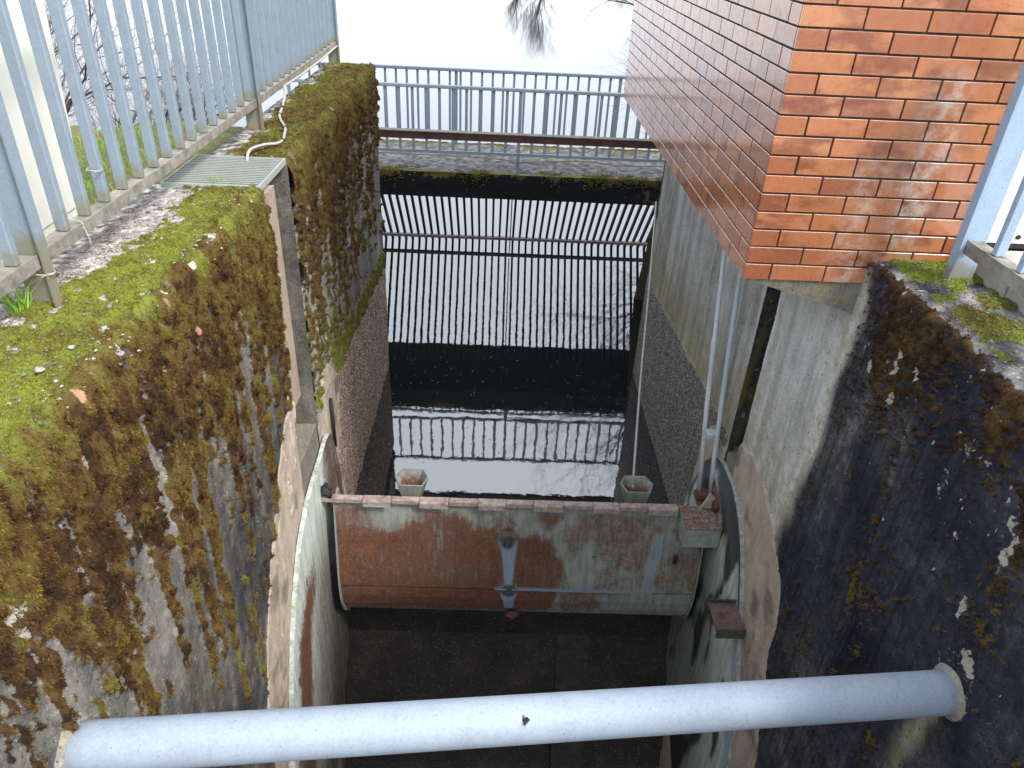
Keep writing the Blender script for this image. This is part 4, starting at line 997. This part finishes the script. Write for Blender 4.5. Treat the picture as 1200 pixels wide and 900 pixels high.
bridge_rail('rear railing of the footbridge on the lake side', 10.72, 1.88, 2.80, 0.146, 0.015, [-0.62, 1.62, 2.9], DZ1 - 0.01, mat_galv('blue_grey_rail_steel', (0.10, 0.13, 0.17)), x0=-2.8, x1=3.4)
tag(MB().box(-3.2, 3.6, -2.4, -0.55, 3.02, 3.28, 0.01).obj('added_shade_deck', BEAMF), 'unseen concrete deck added behind the camera to shade the pit', kind='structure')  # unseen deck, added to keep light off the pit floor
# thin cable sagging under the front railing
tag(MB().tube(smooth_path([(-1.6, 9.38, 2.01), (-0.6, 9.38, 2.0), (0.0, 9.38, 1.985), (0.24, 9.385, 1.955), (0.55, 9.38, 1.975), (1.1, 9.38, 2.0), (1.6, 9.38, 1.965), (2.4, 9.38, 2.01)]), 0.007, 6).obj('cable', mat_simple('old_cable', (0.12, 0.11, 0.09), (0.24, 0.22, 0.18), 10)), 'thin old cable sagging below the front railing of the footbridge', 'cable')

# brown steel beam across the channel mouth
bb = thing('steel_beam', 'brown steel beam spanning the channel in front of the footbridge', 'beam', (0.2, 8.2, 2.5))
MB().box(-2.5, 2.75, 8.17, 8.23, 2.495, 2.572, 0.004).obj('web', BROWN, bb)
MB().box(-2.5, 2.75, 8.155, 8.245, 2.574, 2.582).obj('flange', mat_simple('pale_lit_edge_steel', (0.10, 0.095, 0.08), (0.24, 0.235, 0.21), 8), bb)  # paler colour on top stands for the light on the beam's upper edge
for px in (-2.42, 2.68):
    MB().box(px - 0.04, px + 0.04, 8.172, 8.228, DZ0, 2.493).obj('leg', BROWN, bb)

# trash rack
tr = thing('trash_rack', 'inclined rack of dark steel bars under the footbridge', 'rack', (0.2, 11.6, 0))
yt, zt_, yb, zb_ = 10.33, 1.478, 12.57, -1.0
dirv = Vector((0, yb - yt, zb_ - zt_)); Lr = dirv.length; ang = math.atan2(-(zb_ - zt_), yb - yt)
me = MB().box(-0.0165, 0.0165, 0, Lr, -0.03, 0.03).mesh('rack_bar', BLACKBAR)
x = -2.15
while x < 2.55:
    o = link('rack_bar', me, None, (x - 0.2, yt - 11.6, zt_)); o.parent = tr; o.rotation_euler = (-ang, 0, 0)
    x += 0.110
def on_rack(t, h=0):   # point at distance t along the bars, h above their face
    n = Vector((0, math.sin(ang), math.cos(ang)))
    return Vector((0, yt, zt_)) + Vector((0, math.cos(ang), -math.sin(ang))) * t + n * h
c = on_rack((zt_ - 0.17) / math.sin(ang), -0.055)
MB().box(-2.2, 2.6, c.y - 0.045, c.y + 0.03, c.z - 0.012, c.z + 0.03, 0.004).obj('crossbar', PINKBAR, tr)
tag(MB().tube([(0.19, 9.55, 1.48), (0.205, 10.4, 0.75), (0.21, 11.1, 0.05)], 0.008, 6).obj('thin_rod', BLACKBAR), 'thin dark rod hanging in front of the rack bars', 'rod')

# ------------------------------------------------------------------ flap gate
gate = thing('flap_gate', 'rusty pale green steel flap gate holding back the channel water', 'sluice gate', (0.2, 4.1, 0.9))
gprof = [(4.085, 0.945), (4.06, 0.75), (4.025, 0.5), (3.995, 0.30), (3.985, 0.165), (3.99, 0.05), (4.015, -0.06), (4.06, -0.16), (4.13, -0.245), (4.22, -0.31), (4.34, -0.35)]
def gp(t):
    n = len(gprof) - 1; q = t * n; i = np.minimum(q.astype(int), n - 1); f = q - i; A = np.array(gprof)
    return A[i, 0] * (1 - f) + A[i + 1, 0] * f, A[i, 1] * (1 - f) + A[i + 1, 1] * f
GX0, GX1 = -1.100, 1.615
u = np.linspace(0, 1, 340); t = np.linspace(0, 1, 150)
X, T = np.meshgrid(GX0 + u * (GX1 - GX0), t, indexing='ij')
Yg, Zg = gp(T)
n1 = fbm(X * 3, Zg * 3, 300, 4); n2 = fbm(X * 12, Zg * 12, 301, 3)
rust = 0.80 * sst(X + (n1 - 0.5) * 0.35, 0.66, 0.50) * sst(Zg + (n1 - 0.5) * 0.5, 0.98, 0.72)
rust = np.maximum(rust, 0.56 * sst(X, 0.4, 0.7) * sst(n1, 0.35, 0.6) * sst(Zg, 0.95, 0.85))
rust = rust * (0.75 + 0.5 * n1) - 0.30 * sst(Zg, -0.02, -0.2)
rust = np.where(X > 0.6, np.minimum(rust + 0.05, 0.52), rust)
rust = rust + 0.12 * (Zg < 0.165) * (X < 1.3) * (Zg > -0.05)
rust = rust - 0.22 * sst(Zg, 0.84, 0.93)
blue = 0.60 * np.exp(-((X - (1.315 - (0.9 - Zg) * 0.10)) / 0.050) ** 4) * sst(Zg, 0.10, 0.18) * sst(Zg, 0.74, 0.68)
blue = np.maximum(blue, 0.78 * np.exp(-((Zg - 0.175) / 0.014) ** 2) * sst(X, 0.02, 0.12) * (X < 1.32))
for (bz0, bz1) in ((0.60, 0.20), (0.14, -0.10)):
    wv = np.interp(Zg, [bz1, bz0], [0.030, 0.062])
    blue = np.maximum(blue, 0.72 * sst(wv - np.abs(X - (0.17 + (0.6 - Zg) * 0.04)), -0.01, 0.012) * (Zg < bz0 + 0.02) * (Zg > bz1))
grime_holes = 0.9 * np.exp(-((Zg - 0.162) / 0.0045) ** 2)
for bx, bz in ((0.162, 0.61), (0.19, 0.15)):
    grime_holes = np.maximum(grime_holes, 0.75 * sst(np.sqrt((X - bx) ** 2 + (Zg - bz) ** 2) + (n2 - 0.5) * 0.03, 0.075, 0.05))
for bx, bz, rx, rz in ((0.85 - 0.03, 0.50, 0.016, 0.008), (1.44, 0.49, 0.022, 0.045), (0.16, 0.72, 0.05, 0.012)):  # includes holes: their inner shade is painted as dark spots
    grime_holes = np.maximum(grime_holes, sst(((X - bx) / rx) ** 2 + ((Zg - bz) / rz) ** 2 + (n2 - 0.5) * 0.6, 1.4, 0.8) * (0.6 if bz > 0.7 else 1))
rust[grime_holes > 0.4] += 0.0
for bx, bz in ((0.162, 0.61), (0.19, 0.15)):
    rust = rust * (1 - 0.8 * np.exp(-(((X - bx) / 0.07) ** 2 + ((Zg - bz) / 0.07) ** 2)))
rust = rust * (1 - blue)
V = np.stack([X, Yg + (n2 - 0.5) * 0.002 + 0.004 * np.exp(-((Zg - 0.162) / 0.006) ** 2), Zg], -1).reshape(-1, 3)
att = {'rust': rust.ravel(), 'blue': blue.ravel(), 'grime_holes': np.clip(grime_holes, 0, 1).ravel()}
link('skin_plate', np_mesh('skin_plate', V, grid_faces(340, 150, flip=True), STEEL, att), gate)
# upstream skin and end plates
back_ = [(4.36, -0.36), (4.40, 0.3), (4.30, 0.75), (4.22, 0.93), (4.09, 0.945)]
MB().prism([(4.10, 0.935)] + [(y + 0.012, z + 0.003) for y, z in gprof[1:]] + [(4.38, -0.34), (4.42, 0.3), (4.25, 0.75), (4.105, 0.935)], 'x', GX0 + 0.012, GX1 - 0.012).obj('body', STEEL, gate)
def set_attr(o, **kw):
    me = o.data; n = len(me.vertices)
    for k, v in kw.items():
        a = me.attributes.new(k, 'FLOAT', 'POINT'); a.data.foreach_set('value', np.full(n, v, dtype=np.float32))
    return o
for x0, x1 in ((GX0 - 0.014, GX0 - 0.001), (GX1 + 0.001, GX1 + 0.014)):
    pr = [(y - 0.020, z - 0.010) for y, z in gprof]
    pr[0] = (4.07, 0.93)
    pr = pr[:-2] + [(4.17, -0.335), (4.27, -0.335), (4.3, -0.25)]
    set_attr(MB().prism(pr + [(4.40, 0.3), (4.23, 0.93)], 'x', x0, x1).obj('end_plate', STEEL, gate), rust=0.28, blue=0.05)
# crest: backing bar and clamp plates that step down alternately
set_attr(MB().box(-1.205, 1.40, 4.062, 4.10, 0.940, 0.966).obj('crest_bar', STEEL, gate), rust=0.5)
xe = [-1.205, -1.103, -0.894, -0.691, -0.487, -0.278, -0.068, 0.135, 0.333, 0.549, 0.765, 0.955, 1.165, 1.385]
for i in range(13):
    low = (i % 2 == 0) and i > 0
    if i == 0: low = False
    yf = 4.052 if not low else 4.030
    m = MB(); m.box(xe[i] + 0.002, xe[i + 1] - 0.002, yf, 4.10 - (0 if low else 0.002), 0.967, 0.979, 0.002)
    m.box(xe[i] + 0.002, xe[i + 1] - 0.002, yf - 0.006, yf - 0.0005, 0.930 if low else 0.945, 0.978, 0.001)
    m.obj('clamp_plate', CREST, gate)
set_attr(MB().box(1.402, 1.655, 3.842, 4.085, 0.80, 0.972, 0.004).obj('end_box', mat_simple('end_box_side_paint', (0.16, 0.18, 0.165), (0.32, 0.34, 0.31), 18, 0.6), gate), rust=0.2)
set_attr(MB().box(1.398, 1.659, 3.838, 4.089, 0.9735, 0.980, 0.001).obj('end_box_top', STEEL, gate), rust=0.66, lite=0.3)
m = MB(); m.tube([(1.625, 3.99, 0.80), (1.625, 3.98, 0.73)], 0.018, 8); m.tube([(1.60, 3.965, 0.70), (1.665, 3.965, 0.70)], 0.022, 8); m.obj('link_pin', RUSTM, gate)
for bx, by, bz, r in ((0.162, 4.022, 0.61, 0.021), (0.192, 3.972, 0.15, 0.020)):
    m = MB(); m.tube([(bx, by + 0.015, bz), (bx, by - 0.008, bz)], 0.034, 12, False); m.tube([(bx, by - 0.008, bz), (bx, by - 0.028, bz)], r, 6, False)
    m.obj('bolt', mat_simple('dark_bolt_steel', (0.03, 0.03, 0.035), (0.09, 0.08, 0.08), 40, 0.7), gate)
m = MB(); m.tube([(0.225, 4.03, -0.135), (0.225, 4.0, -0.16)], 0.055, 9, False); m.tube([(0.225, 4.0, -0.158), (0.225, 3.985, -0.17)], 0.024, 6, False); m.obj('drain_plug', RUSTM, gate)
set_attr(MB().box(0.08, 1.30, 3.974, 3.982, 0.168, 0.1735).obj('weld_strip', mat_simple('blue_weld_paint', (0.12, 0.17, 0.25), (0.24, 0.29, 0.36), 20, 0.5), gate))
# nappe splitter buckets on the crest
def splitter(cx, cy):
    m = MB(); top = [(-0.125, 0.02), (-0.085, -0.085), (0.095, -0.085), (0.135, 0.02), (0.085, 0.12), (-0.075, 0.12)]
    N = 6; zt2, zb2 = 0.985, 0.835
    rings = []
    for (sc, z, dy) in ((0.62, zb2, 0.0), (0.97, zt2, 0.03), (0.90, zt2 + 0.004, 0.03), (0.52, zb2 + 0.05, 0.0)):
        rings.append([(cx + x * sc, cy + y * sc + dy, z) for x, y in top])
    vs = [v for r_ in rings for v in r_]
    fs = [(k * N + j, k * N + (j + 1) % N, (k + 1) * N + (j + 1) % N, (k + 1) * N + j) for k in range(3) for j in range(N)]
    fs += [tuple(range(N))[::-1], tuple(3 * N + j for j in range(N))]
    m.poly(vs, fs); m.box(cx - 0.04, cx + 0.04, 4.115, cy, 0.80, 0.8345)
    o = m.obj('flow_splitter', STEEL, gate)
    zz = np.array([v.co.z for v in o.data.vertices]); ids = np.arange(len(zz))
    a = o.data.attributes.new('rust', 'FLOAT', 'POINT'); a.data.foreach_set('value', np.where((ids >= 18) & (ids < 24), 0.95, np.where(ids < 6, 0.5, 0.15)).astype(np.float32))
    return o
splitter(-0.575, 4.26); splitter(1.115, 4.26)

# side shield plates
def shield(side, X0, curve, C, label, seed):
    """curved steel plate on the side wall; curve = outer border from the upstream top round and down"""
    cu = np.array(curve, float)
    L = np.concatenate([[0], np.cumsum(np.hypot(*np.diff(cu, axis=0).T))]); q = np.linspace(0, L[-1], 220)
    B = np.stack([np.interp(q, L, cu[:, 0]), np.interp(q, L, cu[:, 1])], 1)
    for _ in range(6): B[1:-1] = (B[:-2] + 2 * B[1:-1] + B[2:]) / 4
    uu = np.linspace(0, 1, 90)
    Yp = C[0] + uu[None] * (B[:, :1] - C[0]); Zp = C[1] + uu[None] * (B[:, 1:] - C[1])
    rdist = (1 - uu[None]) * np.hypot(B[:, :1] - C[0], B[:, 1:] - C[1])
    Xp = X0 + 0 * Yp
    n = fbm(Yp * 5, Zp * 1.6, seed, 4)
    root = thing('shield_plate', label, 'steel plate', (X0, 3.8, 0))
    if side < 0:
        band = np.exp(-((rdist - 0.34 - (n - 0.5) * 0.25) / 0.17) ** 2) * sst(Zp, 1.0, 0.3)
        rust = 1.05 * band + 0.55 * sst(Yp, 4.05, 4.35) * sst(Zp, 0.2, 1.0) + 0.16
        rust = rust + 0.30 * sst(rdist, 0.5, 0.9)
        blue = 0.36 * sst(rdist, 0.24, 0.10)
        grime_holes = 0.9 * sst(np.abs(((Yp * 11 + Zp * 2.3) % 7) - 3), 0.03, 0.0) * 0 + 0.6 * sst(rdist + (n - .5) * .5, 0.9, 1.3)
        for (y0, z0, r1, r2) in ((3.50, 0.72, 0.018, 0.045), (3.08, 0.24, 0.016, 0.05), (2.93, -0.3, 0.010, 0.3)):
            grime_holes = np.maximum(grime_holes, sst(((Yp - y0) / r1) ** 2 + ((Zp - z0) / r2) ** 2, 1.5, 0.8))
        grime_holes = np.maximum(grime_holes, 0.35 * sst(Yp, 4.1, 4.3) * sst(Zp, 0.3, 0.9))
    else:
        streak = np.exp(-((rdist - 0.30) / 0.10) ** 2) * sst(Zp, 0.55, 0.95)
        rust = 0.50 * streak + 0.10 + 0.2 * sst(Yp, 4.1, 4.35)
        blue = 0.62 * sst(rdist, 0.16, 0.07) + 0.35 * sst(n, 0.5, 0.65)
        grime_holes = 0.9 * sst(n + 0.30 * np.exp(-((Yp - 3.95) / 0.4) ** 2) * sst(Zp, 0.75, 1.15) + 0.35 * sst(rdist, 0.08, 0.0) * sst(Zp, 0.3, 0.9), 0.58, 0.68)
        grime_holes = np.maximum(grime_holes, sst(((Yp - 3.62) / 0.02) ** 2 + ((Zp - 0.62) / 0.05) ** 2, 1.5, 0.8))
    V = np.stack([Xp, Yp, Zp], -1).reshape(-1, 3)
    att = {'lite': (0.9 * sst(rdist, 0.9, 0.2) + 0 * Yp).ravel(), 'rust': (rust + 0 * Yp).ravel(), 'blue': (blue + 0 * Yp).ravel(), 'grime_holes': np.clip(grime_holes, 0, 1).ravel()}
    link('plate', np_mesh('plate', V, grid_faces(220, 90, flip=(side > 0)), STEEL, att), root)
    # turned edge of the plate
    inn = -side; e = np.stack([np.stack([np.full(220, X0 + 0.0005 * inn), B[:, 0], B[:, 1]], 1), np.stack([np.full(220, X0 - 0.03 * inn), B[:, 0], B[:, 1]], 1)], 1).reshape(-1, 3)
    link('plate_edge', np_mesh('plate_edge', e, grid_faces(220, 2), STEEL, {'rust': np.full(440, 0.35), 'blue': np.full(440, 0.1), 'grime_holes': np.full(440, 0.1), 'lite': np.full(440, 0.35 if side > 0 else 0.8)}), root)
    return root
shield(-1, XL + 0.045, [(4.80, 0.10), (4.75, 0.55), (4.60, 1.02), (4.50, 1.24), (4.38, 1.27), (4.15, 1.235), (3.95, 1.225), (3.75, 1.19), (3.48, 1.066), (3.26, 0.835), (3.08, 0.576), (2.90, 0.22), (2.734, -0.164), (2.62, -0.8), (2.6, -1.6), (2.7, -2.2)], (4.55, -0.9), 'curved pale steel plate with a rust streak on the left channel wall', 310)
rs = shield(1, XR - 0.04, [(4.80, 0.10), (4.72, 0.60), (4.50, 1.08), (4.30, 1.28), (4.16, 1.33), (3.87, 1.34), (3.66, 1.25), (3.50, 1.12), (3.33, 0.87), (3.12, 0.50), (2.92, 0.12), (2.81, -0.25), (2.74, -0.8), (2.7, -1.6), (2.8, -2.2)], (4.55, -0.9), 'curved blue-grey steel plate with black stains on the right channel wall', 320)
# step bracket on the right plate
br = thing('bracket', 'dirty brown steel bracket sticking out of the right shield plate', 'bracket', (1.57, 3.25, 0.79))
MB().box(1.475, XR - 0.042, 3.12, 3.35, 0.78, 0.79).obj('bracket_plate', mat_simple('brown_dirt_on_steel', (0.05, 0.03, 0.03), (0.16, 0.10, 0.09), 25, 0.85, 0.5), br)
for a, b in ((3.108, 3.1185), (3.3515, 3.362)):
    MB().box(1.475, XR - 0.042, a, b, 0.735, 0.815).obj('lip', mat_simple('mossy_black_steel', (0.012, 0.014, 0.010), (0.09, 0.10, 0.07), 40, 0.9, 0.5), br)
MB().tube([(1.54, 3.24, 0.789), (1.54, 3.24, 0.7925)], 0.028, 12, False).obj('plug', RUSTM, br)

# hoisting rods beside the right wall
RODM = mat_galv('chipped_white_rod', (0.52, 0.55, 0.57), rust=0.04); RODB = mat_galv('chipped_blue_rod', (0.42, 0.48, 0.52), rust=0.09)
MB_r = thing('lifting_rods', 'pair of chipped white rods rising from the gate to the brick building', 'lifting rods', (1.6, 4.4, 1))
MB().tube([(1.60, 5.02, 3.18), (1.60, 4.859, 2.622), (1.60, 4.69, 2.05), (1.60, 4.68, 2.03), (1.60, 4.67, 1.98), (1.60, 4.66, 1.95), (1.60, 4.53, 1.53), (1.60, 4.30, 0.95)], [0.017, 0.017, 0.017, 0.024, 0.024, 0.019, 0.019, 0.019], 8).obj('rod', RODM, MB_r)
MB().tube([(1.66, 4.70, 3.1), (1.66, 4.62, 2.55), (1.655, 4.50, 2.05), (1.65, 4.30, 1.3), (1.645, 4.18, 0.98)], 0.018, 8).obj('rod', RODB, MB_r)
m = MB(); m.box(1.59, 1.665, 4.36, 4.44, 1.38, 1.42); m.obj('tie_plate', RODB, MB_r)
m = MB()
m.box(1.56, 1.68, 4.10, 4.32, 0.90, 0.95, 0.01); m.tube([(1.56, 4.21, 0.97), (1.69, 4.21, 0.97)], 0.035, 10); m.tube([(1.64, 4.0, 1.02), (1.69, 4.25, 1.12)], 0.03, 6); m.obj('shackle', RUSTM, MB_r)
m = MB(); m.prism([(1.55, 0.985), (1.64, 0.985), (1.655, 1.06), (1.60, 1.12)], 'y', 4.06, 4.075); m.obj('gusset', mat_simple('pale_gusset', (0.2, 0.17, 0.14), (0.45, 0.42, 0.36), 20), MB_r)
tag(MB().tube(smooth_path([(1.69, 7.70, 2.06), (1.49, 6.55, 1.66), (1.28, 5.4, 1.27), (1.10, 4.33, 0.92)], 6), 0.010, 6).obj('wire_rod', WHITEC), 'thin white rod from the wall end down to the right flow splitter', 'rod')
tag(MB().tube([(-1.205, 4.66, 1.43), (-1.20, 4.64, 1.0)], 0.014, 6).obj('iron_rod', BLACKBAR), 'short dark iron rod fixed upright on the left wall above the shield plate', 'rod')
m = MB(); m.tube([(-1.19, 4.09, 1.05), (-1.15, 4.05, 1.02), (-1.12, 4.06, 0.99)], 0.02, 7); m.tube([(-1.18, 4.15, 1.03), (-1.13, 4.12, 1.0)], 0.016, 7); tag(m.obj('shackle', BLACKBAR), 'black shackle on the left end of the gate crest', 'shackle')

# ------------------------------------------------------------------ galvanised cross pipe
pp = thing('cross_pipe', 'thick galvanised pipe crossing the channel between the two walls', 'pipe', (0.2, 1.5, 2.28))
pa, pb = Vector((XL - 0.05, 1.316, 2.349)), Vector((XR + 0.05, 1.680, 2.226))
MB().tube([pa + (pb - pa) * k / 24 for k in range(25)], 0.0775, 40).obj('tube', PIPE, pp)
for e, dd in ((Vector((XL + 0.004, 1.322, 2.347)), 1), (Vector((XR - 0.004, 1.674, 2.228)), -1)):
    m = MB(); N = 28; vs = []
    for (r_, dx) in ((0.074, 0.016), (0.084, 0.013), (0.100, -0.012)):
        for k in range(N):
            a = 2 * math.pi * k / N; q = r_ * (1 + (0.07 * math.sin(2 * a + 1) + 0.03 * math.sin(5 * a)) * (r_ > 0.08))
            vs.append((e.x + dx * dd, e.y + q * math.cos(a), e.z + q * math.sin(a)))
    fs = [(k * N + j, k * N + (j + 1) % N, (k + 1) * N + (j + 1) % N, (k + 1) * N + j) for k in range(2) for j in range(N)]
    m.poly(vs, fs, True); set_attr(m.obj('mortar_collar', CONC, pp), tone=0.62, warm=0.35)
# black scrap stuck on the pipe
tp = (0.135 - pa.x) / (pb.x - pa.x); pc = pa + (pb - pa) * tp
m = MB(); bx, by, bz = 0.148, pc.y - 0.045, pc.z + 0.0665
m.poly([(bx - .012, by, bz), (bx + .003, by + .006, bz + .010), (bx + .014, by, bz), (bx + .004, by - .004, bz - .002), (bx - .002, by - .014, bz - .008), (bx, by, bz + .012)], [(0, 3, 5), (3, 2, 1), (0, 4, 3), (3, 1, 5), (4, 2, 3)])
m.tube([(bx - .008, by + .01, bz + .01), (bx - .004, by - .018, bz - .006)], 0.0016, 4)
tag(m.obj('dead_leaf', BLACK), 'tiny black scrap of dead leaf stuck on the pipe', 'leaf')

# ------------------------------------------------------------------ brick building
bd = thing('brick_building', 'pump house clad in glazed orange brick overhanging the channel', 'building', (2.5, 5, ZB))
XE = 2.115
m = MB(); m.box(XB + 0.007, 5.2, YB + 0.007, YB2 - 0.007, ZB + 0.003, 6.2); m.obj('wall_core', JOINT, bd)
hx = [(XB + 0.03, ZB), (XB + 0.02, ZB - 0.006), (1.70, 3.026), (2.1, 3.026), (2.1, ZB)]
m = MB(); m.prism(hx, 'y', YB + 0.012, YB2 - 0.01); ho = m.obj('haunch', CONC, bd); set_attr(ho, tone=0.46, warm=0.55, moss=0.0)
MB().box(XB - 0.15, 5.4, YB - 0.15, YB2 + 0.15, 6.202, 6.42, 0.01).obj('roof_slab', BEAMF, bd)
dr = MB().box(2.125, 3.02, YB - 0.058, YB - 0.012, 3.425, 5.5, 0.004).obj('door', WHITEP, bd)
set_attr(MB().box(2.115, 3.03, YB - 0.062, YB + 0.005, 3.405, 3.423).obj('threshold', BLACK, bd))
m = MB(); m.tube([(2.285, YB - 0.066, 3.458), (2.285, YB - 0.058, 3.458)], 0.010, 10, False); m.obj('bolt', BLACK, bd)
def brick_mesh(L, axis):
    b = 0.0016; h = 0.0728; dpt = 0.02
    m = MB()
    if axis == 'x': m.box(0.0, L, 0.0, dpt, 0.0, h, b)
    else: m.box(0.0, dpt, 0.0, L, 0.0, h, b)
    return m.mesh('brick', BRICK)
BX, BHX = brick_mesh(0.2425, 'x'), brick_mesh(0.1175, 'x'); BY, BHY = brick_mesh(0.2425, 'y'), brick_mesh(0.1175, 'y')
H_ROW = 0.081; cand = []
rr = random.Random(5)
rows = 37
for k in range(rows):
    z = ZB + 0.001 + k * H_ROW
    # front
    x = XB; half = (k % 2 == 0)
    while x < (1.745 if k == 0 else XE - 0.02 if k < 29 else 5.1):
        L = 0.1155 if half else 0.2405
        if k >= 1 and x + L > XE and k < 29 and x + 0.1155 > XE + 0.06: break
        me = BHX if half else BX
        if k < 29 and x + L > XE + 0.03: me, L = BHX, 0.1155
        cand.append((me, (x + (0 if True else 0), YB - 0.001, z), 'f', k)); x += L + 0.0095; half = False
    # side towards the channel
    y = YB + 0.0225 if True else YB; half = (k % 2 == 1)
    while y < YB2 - 0.02:
        L = 0.1155 if half else 0.2405
        if y + L > YB2 + 0.005: 
            if y + 0.1155 > YB2 + 0.005: break
            half = True; L = 0.1155
        cand.append((BHY if half else BY, (XB - 0.001, y, z), 's', k)); y += L + 0.0095; half = False
def vis_key(c):
    p = Vector(c[1]) - Vector((0, 0, CAM_Z)); dist = p.length
    inframe = (p.dot(_u) / p.dot(_f)) < (465 / 866.0)
    return (0 if inframe else 1, dist)
cand.sort(key=vis_key)
for me, loc, ss, k in cand[:298]:
    o = _link('brick', me, None, (loc[0] - 2.5 + rr.uniform(-.0006, .0006), loc[1] - 5 + rr.uniform(-.001, .001), loc[2] - ZB + rr.uniform(-.0008, .0008))); o.parent = bd
V = []; F = []
tot = MB()
for me, loc, ss, k in cand[298:]:
    vs = [(v.co.x + loc[0], v.co.y + loc[1], v.co.z + loc[2]) for v in me.vertices]
    tot.poly(vs, [tuple(p.vertices) for p in me.polygons])
o = tot.obj('brickwork', BRICK, bd); o['kind'] = 'stuff'
# paving by the door
pv = thing('paving', 'grey paving slabs in front of the white door', 'paving', (2.5, 2.6, ZT))
for i in range(3):
    for j in range(4):
        MB().box(2.10 + i * 0.305, 2.10 + i * 0.305 + 0.297, 3.065 - (j + 1) * 0.305 + 0.008, 3.065 - j * 0.305, ZT - 0.02, ZT + 0.10 + 0.002 * ((i + j) % 2), 0.004).obj('paving_slab', TILE, pv)
